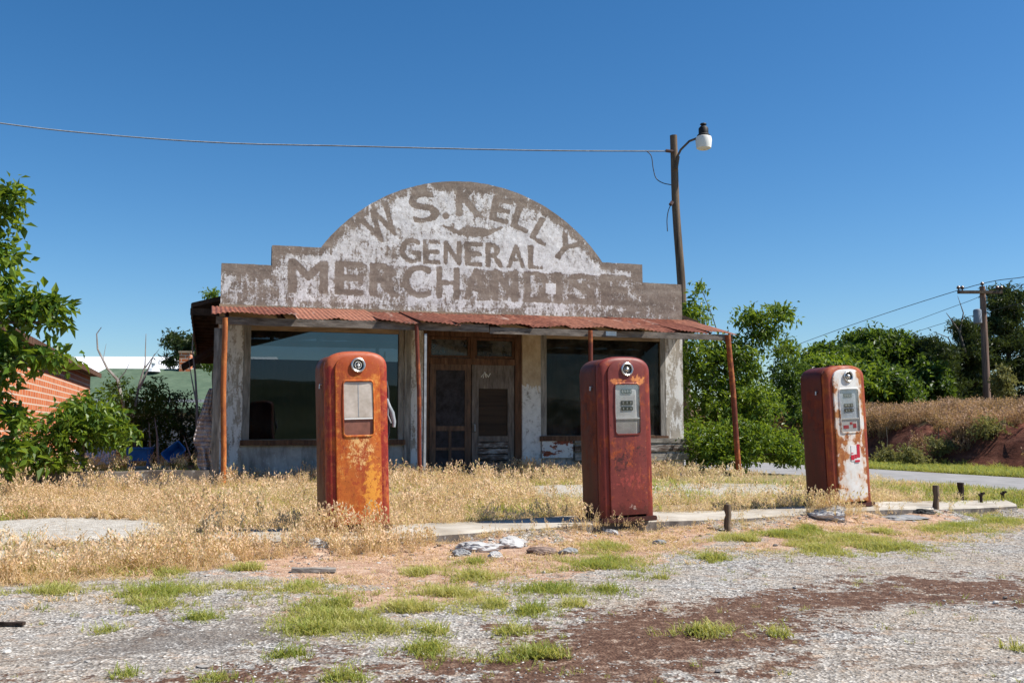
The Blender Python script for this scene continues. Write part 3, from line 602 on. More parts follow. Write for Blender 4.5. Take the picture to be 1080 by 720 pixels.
# door frame, transom and doors
mb = MB(); mb.plank(3.67, 3.78, .02, .2, .2, 2.96, .004, 2, 8); mb.plank(5.47, 5.6, .02, .2, .2, 2.96, .004, 2, 8); mb.plank(3.78, 5.47, .03, .18, 2.33, 2.45, .004, 0, 8); mb.plank(3.78, 5.47, .03, .18, 2.86, 2.96, .004, 0, 8); mb.plank(4.59, 4.67, .03, .17, 2.45, 2.86, .003, 2, 3)
fr_ = mb.build('door_frame', M['brown_wood'], store)
for a, b in ((3.78, 4.59), (4.67, 5.47)):
    mb = MB(); mb.box(a, b, .09, .096, 2.45, 2.86); tw = mb.build('transom_window', M['transom_glass'], store)
    mb = MB()
    for x0, x1, z0, z1 in ((a, a + .05, 2.46, 2.85), (b - .05, b, 2.46, 2.85), (a + .05, b - .05, 2.8, 2.85), (a + .05, b - .05, 2.46, 2.5)): mb.box(x0, x1, .06, .088, z0, z1)
    mb.build('sash', M['brown_wood'], tw)
mb = MB(); x0, x1 = 3.8, 4.6
mb.plank(x0, x0 + .12, .04, .08, .2, 2.33, .003, 2, 6); mb.plank(x1 - .12, x1, .04, .08, .2, 2.33, .003, 2, 6); mb.plank(x0 + .12, x1 - .12, .042, .078, 2.22, 2.33, .003); mb.plank(x0 + .12, x1 - .12, .042, .078, 1.08, 1.17, .003)
mb.plank(x0 + .12, x1 - .12, .042, .078, .72, .77, .003); mb.plank(x0 + .12, x1 - .12, .042, .078, .22, .36, .003); mb.plank(4.17, 4.22, .042, .078, .36, 1.08, .003, 2, 3)
sdoor = mb.build('door', M['door_l'], store); sdoor['label'] = 'reddish brown screen door with a divided lower half'
mb = MB(); mb.box(x0 + .12, x1 - .12, .058, .062, .36, 2.22); mb.build('screen', simple('rusted_screen', (.015, .012, .012), (.045, .04, .045), 8, .9, .2, .002), sdoor)
mb = MB(); mb.box(x0 + .12, x1 - .12, .1, .12, 1.85, 2.22); mb.build('inner_panel', M['brown_wood'], sdoor)
mb = MB(); x0, x1 = 4.62, 5.46
mb.plank(x0, x0 + .13, .05, .1, .2, 2.33, .003, 2, 6); mb.plank(x1 - .13, x1, .05, .1, .2, 2.33, .003, 2, 6); mb.plank(x0 + .13, x1 - .13, .052, .098, 1.88, 2.33, .003); mb.plank(x0 + .13, x1 - .13, .052, .098, .88, .98, .003); mb.plank(x0 + .13, x1 - .13, .052, .098, .2, .4, .003)
pdoor = mb.build('door', M['door_r'], store); pdoor['label'] = 'weathered panelled door with peeling boards and a brown blind'
mb = MB()
for i in range(4): mb.plank(x0 + .13, x1 - .13, .055 + .004 * (i % 2), .09, .41 + i * .118, .405 + .118 * (i + 1) - .012, .003)
mb.build('peeling_board', M['peelboard'], pdoor)
mb = MB(); mb.box(x0 + .13, x1 - .13, .078, .082, .98, 1.88); mb.build('blind', simple('brown_blind', (.022, .014, .010), (.05, .03, .018), 2, .8, .3, .004, stretch=(.3, 1, 6)), pdoor)
mb = MB()
for pts in (((4.80, 2.10), (4.86, 2.18), (4.84, 2.08)), ((4.90, 2.16), (4.94, 2.10), (4.98, 2.17)), ((4.87, 2.20), (4.90, 2.09))): mb.tube([(a, .048, b) for a, b in pts], .009, 5)
mb.build('chalk_mark', M['digit'], pdoor)
mb = MB(); mb.tube([(4.66, .05, 1.2), (4.66, -.02, 1.2), (4.66, -.025, 1.08), (4.66, .05, 1.06)], .012, 6); mb.build('handle', M['steel_grey'], pdoor)
# porch roof: rusty corrugated sheets
def porch_roof():
    V = []; T = []; TT = []; sh = [-.12]; 
    while sh[-1] < 9.1: sh.append(min(9.14, sh[-1] + random.uniform(.62, .72)))
    nvy = 12
    for i in range(len(sh) - 1):
        a, b = sh[i] - .03, sh[i + 1] + .03; n_ = int((b - a) / .012); ln = 1.96 + random.uniform(-.13, .12); dz = random.uniform(-.012, .026) + (i % 2) * .01; skew = random.uniform(-.03, .03); curl = random.uniform(-.04, .05); tt = random.random()
        o = len(V)
        for j in range(nvy + 1):
            t = j / nvy
            for k in range(n_ + 1):
                s = k / n_; u = a + (b - a) * s; y = .0 - ln * t + skew * (s - .5) * t
                z = 3.262 + .0055 * u + .022 * math.sin(u * 5.1 + i * 2) * t * t + .012 * math.sin(u * 13 + i) * max(0, t - .7) - (.335 + .0135 * u) * t + .0085 * math.sin(u * 2 * math.pi / .076 + .8 * math.sin(u * 3)) + dz + curl * max(0, t - .8) * 2 * (s if i % 2 else 1 - s) + .012 * math.sin(u * 1.7 + i) * t - .02 * math.sin(u * .7) * t
                V.append((u, y - .01, z)); TT.append(tt)
        w_ = n_ + 1
        for j in range(nvy):
            for k in range(n_):
                q_ = o + j * w_ + k; T.append((q_, q_ + 1, q_ + w_ + 1, q_ + w_))
    o = npmesh('porch_roof', V, T, M['roof_rust'], smooth=True, k=4, parent=store, attrs={'tint': TT})
    md = o.modifiers.new('s', 'SOLIDIFY'); md.thickness = .004
    return o
pr = porch_roof()
mb = MB()
for u_ in np.arange(.1, 9.1, .9): mb.add([(u_ - .025, -.05, 3.21), (u_ + .025, -.05, 3.21), (u_ + .025, -1.86, 2.87), (u_ - .025, -1.86, 2.87), (u_ - .025, -.05, 3.11), (u_ + .025, -.05, 3.11), (u_ + .025, -1.86, 2.77), (u_ - .025, -1.86, 2.77)], [(0, 1, 2, 3), (7, 6, 5, 4), (0, 3, 7, 4), (1, 5, 6, 2), (0, 4, 5, 1), (3, 2, 6, 7)])
mb.build('rafters', M['dark_wood'], pr)
mb = MB(); mb.plank(-.08, 4.4, -1.92, -1.88, 2.76, 2.885, .008, n=12); mb.plank(4.42, 9.08, -1.915, -1.875, 2.74, 2.85, .008, n=12); mb.build('fascia', simple('fascia_wood', (.07, .055, .045), (.22, .185, .155), 7, .9, .8, .008, stretch=(.6, 3, 3), c3=(.36, .31, .27)), pr)
mb = MB(); mb.plank(6.55, 6.75, -1.935, -1.925, 2.76, 2.84, .002); mb.build('blue_tag', simple('pale_blue_tin', (.35, .5, .62), (.6, .7, .76), 8, .6, .1, .002), pr)
def post(pts, m, r=.043, lab=None):
    mb = MB(); n_ = 10; a, b = Vector(pts[0]), Vector(pts[1]); mb.tube([a.lerp(b, i / n_) + Vector((.008 * math.sin(i * .8 + pts[0][0]), 0, 0)) for i in range(n_ + 1)], r, 10)
    o = mb.build('porch_post', m, store, smooth=50)
    if lab: o['label'] = lab
post(((.09, -1.98, .12), (.05, -1.98, 2.86)), M['post_rust_orange'], lab='orange rusty pipe post at the open left end of the porch')
post(((3.22, -1.97, .12), (3.14, -1.97, 2.84)), M['post_rust'], .036); post(((6.27, -1.97, .12), (6.23, -1.97, 2.84)), M['post_rust'], .04); post(((9.16, -1.94, .1), (8.97, -1.94, 2.84)), M['post_rust'], .05, 'leaning dark red pipe post at the right porch corner')
mb = MB(); mb.plank(3.27, 3.31, -1.96, -1.94, .12, 2.7, .003, 2, 8); mb.build('conduit', M['steel_grey'], store)
mb = MB(); mb.plank(-.10, .02, -1.92, -1.88, .12, 2.70, .006, 2, 12); mb.build('corner_board', M['grey_wood_up'], store)
# main roof, gable hidden by the false front, eaves showing at both sides
mb = MB()
for s_ in (-1, 1):
    e = 4.51 + s_ * 5.0
    prof = [(e, 3.27), (4.51, 4.70), (4.51, 4.78), (e, 3.35)]
    mb.add([(x, y, z) for y in (.255 if s_ else 0, 14.4) for x, z in prof], [(0, 1, 2, 3), (7, 6, 5, 4), (0, 4, 5, 1), (2, 6, 7, 3), (1, 5, 6, 2), (3, 7, 4, 0)])
    for k in range(20): y = .3 + k * .72; mb.box(e - .02 if s_ < 0 else 9.03, -.01 if s_ < 0 else e + .02, y, y + .05, 3.14, 3.26)
rf = mb.build('roof', M['dark_wood'], store)
mb = MB(); mb.box(-.50, -.47, .258, 14.3, 3.12, 3.34); mb.box(9.49, 9.52, .258, 14.3, 3.12, 3.34); mb.build('eave_board', M['dark_wood'], rf)
mb = MB(); mb.add([(-.02, 5.0, 3.0), (-.02, 6.6, 3.0), (-.75, 6.6, 2.55), (-.75, 5.0, 2.55), (-.02, 5.0, 2.93), (-.02, 6.6, 2.93), (-.75, 6.6, 2.48), (-.75, 5.0, 2.48)], [(0, 1, 2, 3), (7, 6, 5, 4), (0, 4, 5, 1), (1, 5, 6, 2), (2, 6, 7, 3), (3, 7, 4, 0)]); mb.build('window_hood', M['dark_wood'], store)

# torn plastic at the shop corner
mb = MB(); rows = []
for j in range(22):
    t = j / 21; zc_ = 1.75 - 1.35 * t; wd = .03 + .10 * math.sin(t * 2.6) ** 1.2; cx_ = -.12 - .10 * math.sin(t * 2.8)
    rows.append([(cx_ + wd * (s - .5) * 2 * (1 + .5 * mnoise.noise(Vector((t * 6, 0, 3)))) + .02 * mnoise.noise(Vector((s * 2, t * 9, 1))), -1.86 + .09 * mnoise.noise(Vector((s * 3.5, t * 2.2, 5))) + .02 * mnoise.noise(Vector((s * 7, t * 5, 8))), zc_) for s in np.linspace(0, 1, 14)])
for i in range(21):
    for k in range(13): mb.add([rows[i][k], rows[i][k + 1], rows[i + 1][k + 1], rows[i + 1][k]], [(0, 1, 2, 3)])
pl = mb.build('plastic_sheet', simple('old_plastic', (.24, .17, .16), (.42, .37, .37), 9, .4, .6, .02, c3=(.7, .72, .75)), smooth=80); pl.location = L0; pl.rotation_euler = (0, 0, A17)
md = pl.modifiers.new('s', 'SOLIDIFY'); md.thickness = .004
tag(pl, 'torn crumpled plastic sheet hanging beside the grey board at the left end of the porch', 'plastic sheet')

# ------------------------------------------------------------------ fuel pumps
HP = 1.72; WPH = .305
def arch(w_, h, zb, a=.175, n=2.8, k=28):
    pts = [(-w_, zb)]
    zc = h - a
    for i in range(9): pts.append((-w_, zb + (zc - zb) * (i + 1) / 9.0))
    for i in range(1, 2 * k):
        t = math.pi * (1 - i / (2 * k)); c, s = math.cos(t), math.sin(t)
        pts.append((w_ * math.copysign(abs(c) ** (2 / n), c), zc + a * abs(s) ** (2 / n)))
    for i in range(9, -1, -1): pts.append((w_, zb + (zc - zb) * i / 9.0))
    return pts
def rrect(x0, x1, z0, z1, r, k=6):
    pts = []
    for cx, cz, a0 in ((x1 - r, z1 - r, 0), (x0 + r, z1 - r, 90), (x0 + r, z0 + r, 180), (x1 - r, z0 + r, 270)):
        for i in range(k + 1): a = R(a0 + 90 * i / k); pts.append((cx + r * math.cos(a), cz + r * math.sin(a)))
    return pts
def ray_hit(poly, c, a):
    dx, dz = math.cos(a), math.sin(a); best = None
    for i in range(len(poly)):
        (x1, z1), (x2, z2) = poly[i], poly[(i + 1) % len(poly)]; ex, ez = x2 - x1, z2 - z1; den = dx * ez - dz * ex
        if abs(den) < 1e-12: continue
        t = ((x1 - c[0]) * ez - (z1 - c[1]) * ex) / den; s = ((x1 - c[0]) * dz - (z1 - c[1]) * dx) / den
        if t > 0 and -1e-6 <= s <= 1 + 1e-6 and (best is None or t > best): best = t
    return (c[0] + dx * best, c[1] + dz * best)
def text_mb(mb, s, x, y, z, w_, h_, mi=0):
    V, T = text_tris(s); mb.add([(x + v[0] * w_, y, z + v[1] * h_) for v in V], [tuple(t) for t in T], mi)
def dent(o, seed, amp=.006):
    for v in o.data.vertices:
        c = v.co; n_ = mnoise.noise(Vector((c.x * 5, c.y * 5, c.z * 4 + seed * 7))) * amp + mnoise.noise(Vector((c.x * 14, c.y * 14, c.z * 11 + seed * 3))) * amp * .35
        v.co += Vector((.6 * math.copysign(1, c.x) * n_ * min(1, abs(c.x) * 5), n_, 0))
def pump(loc, rz, lean, label, ms, kind):
    root = empty('fuel_pump', loc, rot=(0, lean, rz), label=label, cat='fuel pump', group='old fuel pumps on the island')
    front, side, shell = ms
    mb = MB(); rs = []
    for y, i in ((-.165, .045), (-.165, .02), (-.158, .006), (-.145, 0), (-.05, .0), (.06, 0), (.17, 0), (.205, .008), (.232, .028), (.245, .055)):
        rs.append([(x, y, z) for x, z in arch(WPH - i, HP - .006 - i, .05, .175 - i * .3)])
    mb.rings(rs, 0, True, True); mb.box(-.04, .04, -.04, .04, HP - .012, HP + .014)
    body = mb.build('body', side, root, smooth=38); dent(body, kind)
    mb = MB(); rs = []
    for y, i in ((-.176, .05), (-.176, .012), (-.181, .002), (-.19, -.003), (-.225, -.003), (-.245, .004), (-.262, .02), (-.27, .045), (-.272, .07)):
        rs.append([(x, y, z) for x, z in arch(WPH - i, HP - i, .05, .175 - i * .3)])
    mb.rings(rs, 0, True, False)
    # front frame closes inwards to the door opening
    inner = [(x, -.272, z) for x, z in arch(.20, HP - .075, .05, .16)]; mb.rings([rs[-1], inner], 0); 
    fs_ = mb.build('front_shell', shell, root, smooth=38); dent(fs_, kind, .002)
    # door panel with window opening
    c = (0, 1.17); outer = arch(.222, HP - .045, .075, .15); win = rrect(-.142, .142, .915, 1.425, .03)
    angs = sorted(set([2 * math.pi * k / 200 for k in range(200)] + [math.atan2(.075 - c[1], s * .222) % (2 * math.pi) for s in (-1, 1)]))
    O = [ray_hit(outer, c, a) for a in angs]; Wn = [ray_hit(win, c, a) for a in angs]
    def lerp(t): return [(o[0] + (w2[0] - o[0]) * t, o[1] + (w2[1] - o[1]) * t) for o, w2 in zip(O, Wn)]
    def grow(Pl, d): return [(c[0] + (x - c[0]) * (1 + d / max(.05, math.hypot(x - c[0], z - c[1]))), c[1] + (z - c[1]) * (1 + d / max(.05, math.hypot(x - c[0], z - c[1])))) for x, z in Pl]
    def bulge(x): return -.292 - .012 * (1 - (x / .222) ** 2)
    rs = [[(x, -.270, z) for x, z in O], [(x, -.284, z) for x, z in O], [(x * .985, -.292, z) for x, z in O]]
    for t in (.15, .35, .6, .85): rs.append([(x, bulge(x), z) for x, z in lerp(t)])
    gw = grow(Wn, .022); rs.append([(x, bulge(x), z) for x, z in gw]); rs.append([(x, bulge(x) - .009, z) for x, z in grow(Wn, .014)]); rs.append([(x, bulge(x) - .009, z) for x, z in grow(Wn, .006)]); rs.append([(x, -.295, z) for x, z in Wn]); rs.append([(x, -.286, z) for x, z in Wn])
    mb = MB(); mb.rings(rs, 0); fp = mb.build('front_panel', front, root, smooth=32); dent(fp, kind, .003)
    # dial
    mb = MB(); mb.add([(-.142, -0.2880, 1.075), (.142, -0.2880, 1.075), (.142, -0.2880, 1.43), (-.142, -0.2880, 1.43)], [(0, 1, 2, 3)]); mb.add([(-.142, -0.2890, .91), (.142, -0.2890, .91), (.142, -0.2890, 1.075), (-.142, -0.2890, 1.075)], [(0, 1, 2, 3)], 1)
    mb.box(-.14, .14, -0.3010, -0.2900, 1.066, 1.08, 2)
    dial = mb.build('dial', [{1: M['milky_glass'], 2: M['dial'], 3: M['dial_blue']}[kind], {1: M['dial_brown'], 2: M['dial_low'], 3: M['dial']}[kind], M['digit']], root)
    if kind == 1:
        mb = MB(); mb.box(-.142, .142, -0.2990, -0.2940, 1.083, 1.42); mb.build('glass', M['milky_glass'], root); mb = MB(); mb.box(-.003, .003, -0.3010, -0.2995, 1.09, 1.41); mb.build('crack', M['steel_grey'], dial)
    else:
        for z, w_, h_, s in ((1.355, .125, .044, '0000'), (1.235, .135, .042, '000'), (1.175, .135, .036, '000')):
            mb = MB(); mb.box(-.07 - .0 * w_, -.07 + w_, -0.2960, -0.2890, z - h_ / 2, z + h_ / 2)
            for k in range(len(s)): text_mb(mb, s[k], -.07 + w_ * (k + .5) / len(s), -0.2972, z, .013, h_ * .55, 1)
            mb.build('counter', [M['black'], M['digit']], dial)
        mb = MB(); mb.box(-.142, .142, -0.3130, -0.3100, .917, 1.423); mb.build('glass', M['dial_glass'], root)
        if kind == 3:
            mb = MB(); mb.box(-.10, -.02, -0.2925, -0.2900, .955, .995); mb.box(.05, .10, -0.2925, -0.2900, .96, 1.01); mb.box(.0, .04, -0.2925, -0.2900, 1.0, 1.03); mb.build('decal', M['decal_red'], dial)
            mb = MB(); mb.box(-.02, .11, -.3085, -.3025, .56, .75, 1); mb.box(.065, .112, -.3105, -.3090, .60, .76); mb.box(-.03, .02, -.3105, -.3090, .575, .635); mb.box(.025, .06, -.3105, -.3090, .59, .64); mb.box(.03, .105, -.3105, -.3090, .545, .572); mb.box(-.025, .01, -.3105, -.3090, .65, .66); mb.build('sticker', [M['decal_red'], M['decal_white']], fp)
    # round emblem
    ez = 1.585; mb = MB()
    def disc(r0, r1, y0, y1, mi):
        k = 36; rr = [[(math.cos(2 * math.pi * i / k) * r, y, ez + math.sin(2 * math.pi * i / k) * r) for i in range(k)] for r, y in ((r1, y0), (r1, y1), ((r0 + r1) / 2, y1 - .006), (r0, y1), (r0, y0))]; mb.rings(rr, mi)
    disc(.052, .071, -.29, -.318, 0); disc(.036, .052, -.29, -.304, 1); disc(.028, .036, -.29, -.312, 2 if kind == 1 else 0); disc(.0005, .028, -.29, -.306, 1)
    if kind == 1: mb.add([(0, -.322, ez + .02), (.02, -.315, ez), (0, -.322, ez - .02), (-.02, -.315, ez), (0, -.328, ez)], [(0, 1, 4), (1, 2, 4), (2, 3, 4), (3, 0, 4)], 2); mb.box(-.022, .022, -.316, -.300, ez - .067, ez - .052, 2)
    else: mb.rings([[(math.cos(2 * math.pi * i / 16) * r, y, ez + math.sin(2 * math.pi * i / 16) * r) for i in range(16)] for r, y in ((.022, -.30), (.022, -.316), (.012, -.327), (.002, -.33))], 0, False, True)
    mb.build('emblem', [M['chrome'], M['black'], M['digit']], root, smooth=40)
    mb = MB(); mb.box(-.325, .325, -.295, .265, 0, .05); mb.build('base', side, root, bevel=.008)
    mb = MB(); mb.tube([(-WPH + .004, -.09, 1.41), (-WPH - .018, -.09, 1.41), (-WPH - .020, -.09, 1.37)], .011, 8); mb.build('latch', M['chrome'], root, smooth=40)
    # nozzle boot and hose hook on the right side
    X0 = WPH
    mb = MB()
    mb.tube([(X0 - .01, -.10, 1.46), (X0 + .035, -.10, 1.43), (X0 + .05, -.10, 1.35), (X0 + .052, -.10, 1.1), (X0 + .05, -.10, .93), (X0 + .03, -.10, .86), (X0 - .01, -.10, .84)], .013, 8)
    mb.tube([(X0 + .05, -.10, 1.12), (X0 + .066, -.10, 1.08), (X0 + .066, -.10, 1.0), (X0 + .05, -.10, .97)], .010, 8)
    mb.build('hose_bracket', M['post_rust'] if kind > 1 else M['wire'], root, smooth=50)
    if kind == 1:
        mb = MB(); mb.tube([(X0 + .03, -.12, 1.26), (X0 + .05, -.13, 1.18), (X0 + .075, -.14, 1.12), (X0 + .095, -.14, 1.03), (X0 + .09, -.14, .98)], [.016, .022, .026, .02, .018], 10); mb.tube([(X0 + .04, -.135, 1.2), (X0 + .03, -.15, 1.1), (X0 + .06, -.15, 1.02)], .007, 6); mb.build('nozzle', M['steel_grey'], root, smooth=50)
    root.scale = (SCL[kind],) * 3
    return root
SCL = {1: 1.0, 2: 1.012, 3: 1.03}
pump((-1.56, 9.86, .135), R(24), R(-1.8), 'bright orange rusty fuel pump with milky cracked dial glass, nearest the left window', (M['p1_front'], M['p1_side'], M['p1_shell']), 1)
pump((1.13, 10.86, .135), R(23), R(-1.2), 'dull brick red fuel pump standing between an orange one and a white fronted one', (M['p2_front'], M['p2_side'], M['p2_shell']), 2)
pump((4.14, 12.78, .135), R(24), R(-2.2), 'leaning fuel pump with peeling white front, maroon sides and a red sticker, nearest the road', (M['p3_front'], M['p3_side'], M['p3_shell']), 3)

# ------------------------------------------------------------------ poles, lamp, wires
def cat_tag(o, l, c, g=None): return tag(o, l, c, g)
D1 = 26.0; b0 = at(729, 500, D1); b0.z = 0; tp = at(709.5, 143, D1)
root = empty('street_light', (b0.x, b0.y, 0), label='leaning wooden pole with a white bucket lamp rising behind the right end of the shop', cat='street light')
def loc(v): return Vector(v) - Vector((b0.x, b0.y, 0))
mb = MB(); a = Vector((0, 0, -.3)); b = loc(tp); mb.tube([a.lerp(b, i / 14) + Vector((.02 * math.sin(i), 0, 0)) for i in range(15)], [.13 - .035 * i / 14 for i in range(15)], 12); mb.build('pole', M['pole_wood'], root, smooth=50)
mb = MB(); mb.tube([loc(at(713, 168, D1 - .15)), loc(at(718, 158, D1 - .2)), loc(at(727, 149, D1 - .25)), loc(at(740, 144, D1 - .3))], .03, 8); mb.tube([loc(at(713, 178, D1 - .15)), loc(at(715, 165, D1 - .15))], .05, 8); mb.build('lamp_arm', M['pole_wood'], root, smooth=50)
lc = loc(at(742, 142, D1 - .3)); sc_ = D1 / 1050
mb = MB()
def lathe(mb, c, prof, n=20, mi=0, tilt=0):
    mb.rings([[(c.x + math.cos(2 * math.pi * k / n) * r, c.y + math.sin(2 * math.pi * k / n) * r, c.z + z) for k in range(n)] for r, z in prof], mi, True, True)
lathe(mb, lc, [(.07, .30), (.09, .27), (.05, .25), (.10, .2), (.13, .16), (.13, .02), (.17, -.02), (.17, -.05)]); mb.build('lamp_housing', M['black'], root, smooth=40)
mb = MB(); lathe(mb, lc, [(.165, -.052), (.20, -.07), (.215, -.15), (.205, -.28), (.19, -.37), (.13, -.40)], 24); mb.build('lamp_shade', M['white_glass'], root, smooth=35)
mb = MB(); mb.tube([loc(at(710, 160, D1 - .15)), loc(at(702, 159, D1 - .15))], .045, 8); mb.build('insulator', M['insulator'], root); mb = MB(); mb.tube([loc(at(709, 213, D1 - .15)), loc(at(707, 216, D1 - .2))], .05, 6); mb.build('insulator', M['insulator'], root)
def wire(name, pts, r, label, m=M['wire'], cat='cable', group=None):
    # smooth the polyline by Catmull-Rom
    P_ = [Vector(p) for p in pts]; out = []
    for i in range(len(P_) - 1):
        p0, p1, p2, p3 = P_[max(i - 1, 0)], P_[i], P_[i + 1], P_[min(i + 2, len(P_) - 1)]
        for k in range(8): t = k / 8; out.append(.5 * ((2 * p1) + (p2 - p0) * t + (2 * p0 - 5 * p1 + 4 * p2 - p3) * t * t + (3 * p1 - p0 - 3 * p2 + p3) * t ** 3))
    out.append(P_[-1]); mb = MB(); mb.tube(out, r, 6); return tag(mb.build(name, m, smooth=60), label, cat, group)
wire('twisted_service_wire', [at(x, y, D1 - .15) for x, y in ((-420, 62), (-200, 99), (0, 130), (120, 143), (240, 151), (360, 154), (480, 157), (590, 159), (702, 159.5))], .018, 'long twisted cable sagging across the sky from the left to the lamp pole', M['steel_grey'])
wire('drip_loop', [at(x, y, D1 - .2) for x, y in ((682, 159.5), (687, 165), (689, 178), (692, 188), (699, 193), (708, 195))], .012, 'thin cable hanging in a loop left of the lamp pole top')
wire('loose_wire', [at(x, y, D1 - .2) for x, y in ((708, 215), (705, 222), (703.5, 232), (704, 244))], .012, 'short loose wire dangling from the middle of the lamp pole')
D2 = 45.0; ub = at(1041, 420, D2); ut = at(1036, 302, D2)
root = empty('utility_pole', (ub.x, ub.y, ub.z - .2), label='wooden utility pole with a crossarm on the grassy bank across the road', cat='utility pole')
def loc2(v): return Vector(v) - Vector((ub.x, ub.y, ub.z - .2))
mb = MB(); mb.tube([(0, 0, -.4), loc2(ut) * .5, loc2(ut)], [.17, .15, .12], 10); mb.build('pole', simple('pole_reddish', (.10, .06, .045), (.26, .17, .13), 6, .9, .6, .01, stretch=(3, 3, .2)), root, smooth=50)
mb = MB(); c1, c2 = loc2(at(1010, 308, D2 - .2)), loc2(at(1057, 308, D2 - .2)); mb.box(c1.x, c2.x, c1.y - .06, c1.y + .06, c1.z - .07, c1.z + .07); mb.build('crossarm', M['pole_wood'], root, bevel=.01)
for px in (1011, 1015, 1036, 1052, 1056):
    p = loc2(at(px, 306 if px != 1036 else 302, D2 - .2)); mb = MB(); lathe(mb, p, [(.035, -.02), (.03, .05), (.08, .07), (.09, .13), (.04, .2)], 10); mb.build('insulator', M['insulator'], root, smooth=40)
mb = MB(); p = loc2(at(1031, 334, D2 - .25)); lathe(mb, p, [(.14, -.32), (.18, -.28), (.18, .28), (.15, .33), (.05, .36)], 16); mb.build('transformer', simple('transformer_grey', (.16, .18, .21), (.26, .28, .31), 3, .5, .1, .01), root, smooth=40)
for k, (pp, lab) in enumerate(((((-150, 660), (300, 545), (700, 420), (850, 360), (1011, 306), (1090, 290), (1200, 262)), 'uppermost power line running through the crossarm of the utility pole'), (((-150, 690), (300, 580), (700, 440), (850, 376), (940, 347), (1015, 320), (1056, 306), (1200, 272)), 'middle power line dropping away from the right end of the crossarm'), (((-150, 700), (300, 600), (700, 460), (850, 392), (960, 352), (1036, 330), (1200, 290)), 'lowest power line passing below the crossarm of the utility pole'))):
    pts = []
    for px, py in pp[2:]:
        D = D2 + max(0, (1036 - px)) * .12 if px < 1036 else D2 - .2 + (1036 - px) * .02
        pts.append(at(px, py, D))
    wire('power_line', pts, .016 if k == 0 else .011, lab, cat='power line', group='power lines beyond the road')

# ------------------------------------------------------------------ neighbouring buildings on the left
ang = math.atan2(.9563, -.2924)                 # east wall of the brick building runs back along this line
Bo = Vector((-8.2, 15.6, .3)); bdir = Vector((math.cos(ang), math.sin(ang), 0))
rootb = empty('brick_building', Bo, ang - math.pi / 2, 'low orange brick building with dark eaves half hidden by leaves at the far left', 'building')
def M_brick():
    m = mat('orange_brick', rough=.9); g = G(m); p = g.sep(); cb = g.n('ShaderNodeCombineXYZ'); g.l(g.math('ADD', p[0], p[1]), cb.inputs[0]); g.l(p[2], cb.inputs[1])
    b = g.n('ShaderNodeTexBrick'); b.inputs['Scale'].default_value = 1; b.inputs['Brick Width'].default_value = .30; b.inputs['Row Height'].default_value = .13; b.inputs['Mortar Size'].default_value = .014
    b.inputs['Color1'].default_value = (.62, .19, .07, 1); b.inputs['Color2'].default_value = (.50, .13, .045, 1); b.inputs['Mortar'].default_value = (.62, .50, .40, 1); b.inputs['Bias'].default_value = .1
    g.l(cb.outputs[0], b.inputs['Vector']); n = g.noise(3, 7, .7)
    g.col(g.mix(g.ramp(n, [(.5, 0.0), (.7, .35)]), b.outputs['Color'], (.55, .30, .18))); g.bump(b.outputs['Fac'], -.6, .01); return m
M['brick'] = M_brick()
mb = MB(); mb.box(-6, 0, 0, 14.1, -.2, 2.38); mb.build('wall', M['brick'], rootb)
mb = MB()
prof = [(.22, 2.36), (-3, 2.50), (-6.5, 2.36), (-6.5, 2.44), (-3, 2.58), (.22, 2.44)]
mb.add([(x, y, z) for y in (-.4, 14.6) for x, z in prof], [tuple(range(6)), tuple(range(11, 5, -1))] + [(k, (k + 1) % 6, (k + 1) % 6 + 6, k + 6) for k in range(6)])
rfb = mb.build('roof', simple('old_shingle', (.05, .04, .035), (.16, .13, .11), 4, .9, .6, .02), rootb)
mb = MB(); mb.box(.222, .25, -.4, 14.6, 2.33, 2.46); mb.build('fascia', M['brown_wood'], rfb)
# house with a green roof
Dg = 36.0
gc = at(150, 453, Dg); rootg = empty('green_roof_house', (gc.x, gc.y, 0), R(8), 'pale house with a wide green shingle roof and small brick chimney behind the left bushes', 'house')
s36 = Dg / 1050
mb = MB(); mb.box(-3.2, 8.0, 0, 7, 0, 2.2); mb.build('wall', simple('pale_siding', (.42, .43, .44), (.6, .61, .62), 2, .8, .2, .01), rootg)
zr = 1.1 + 64 * 39.5 / 1050
def M_green():
    m = mat('green_shingle', rough=.9); g = G(m)
    c = g.ramp(g.noise(1.5, 8, .7), [(.3, (.055, .095, .06)), (.55, (.09, .135, .085)), (.75, (.13, .18, .12))]); n2 = g.ramp(g.noise(9, 6, .7, g.map((.4, 1, 4))), [(.35, .8), (.7, 1.15)])
    g.col(g.mix(1.0, c, n2, 'MULTIPLY')); g.bump(g.noise(12, 5, .7), .4, .02); return m
mb = MB(); e = 1.85
V_ = [(-3.7, -.6, e), (8.6, -.6, e), (8.6, 7.6, e), (-3.7, 7.6, e), (-2.2, 3.5, zr), (8.0, 3.5, zr)]
mb.add(V_ + [(x, y, z - .15) for x, y, z in V_[:4]], [(0, 1, 5, 4), (1, 2, 5), (2, 3, 4, 5), (3, 0, 4), (9, 8, 7, 6), (0, 6, 7, 1), (1, 7, 8, 2), (2, 8, 9, 3), (3, 9, 6, 0)])
rg = mb.build('roof', M_green(), rootg)
ch = at(193, 388, Dg + 3) - Vector((gc.x, gc.y, 0)); ch.rotate(Matrix.Rotation(-R(8), 3, 'Z'))
mb = MB(); mb.box(ch.x - .2, ch.x + .22, 3.2, 3.7, zr - .5, zr + .62); mb.build('chimney', M['brick'], rg)
mb = MB(); mb.box(ch.x - .24, ch.x + .26, 3.16, 3.74, zr + .62, zr + .70); mb.build('chimney_cap', M['tan_wood'], rg)
vt = at(159, 390, Dg + 2.5) - Vector((gc.x, gc.y, 0)); vt.rotate(Matrix.Rotation(-R(8), 3, 'Z'))
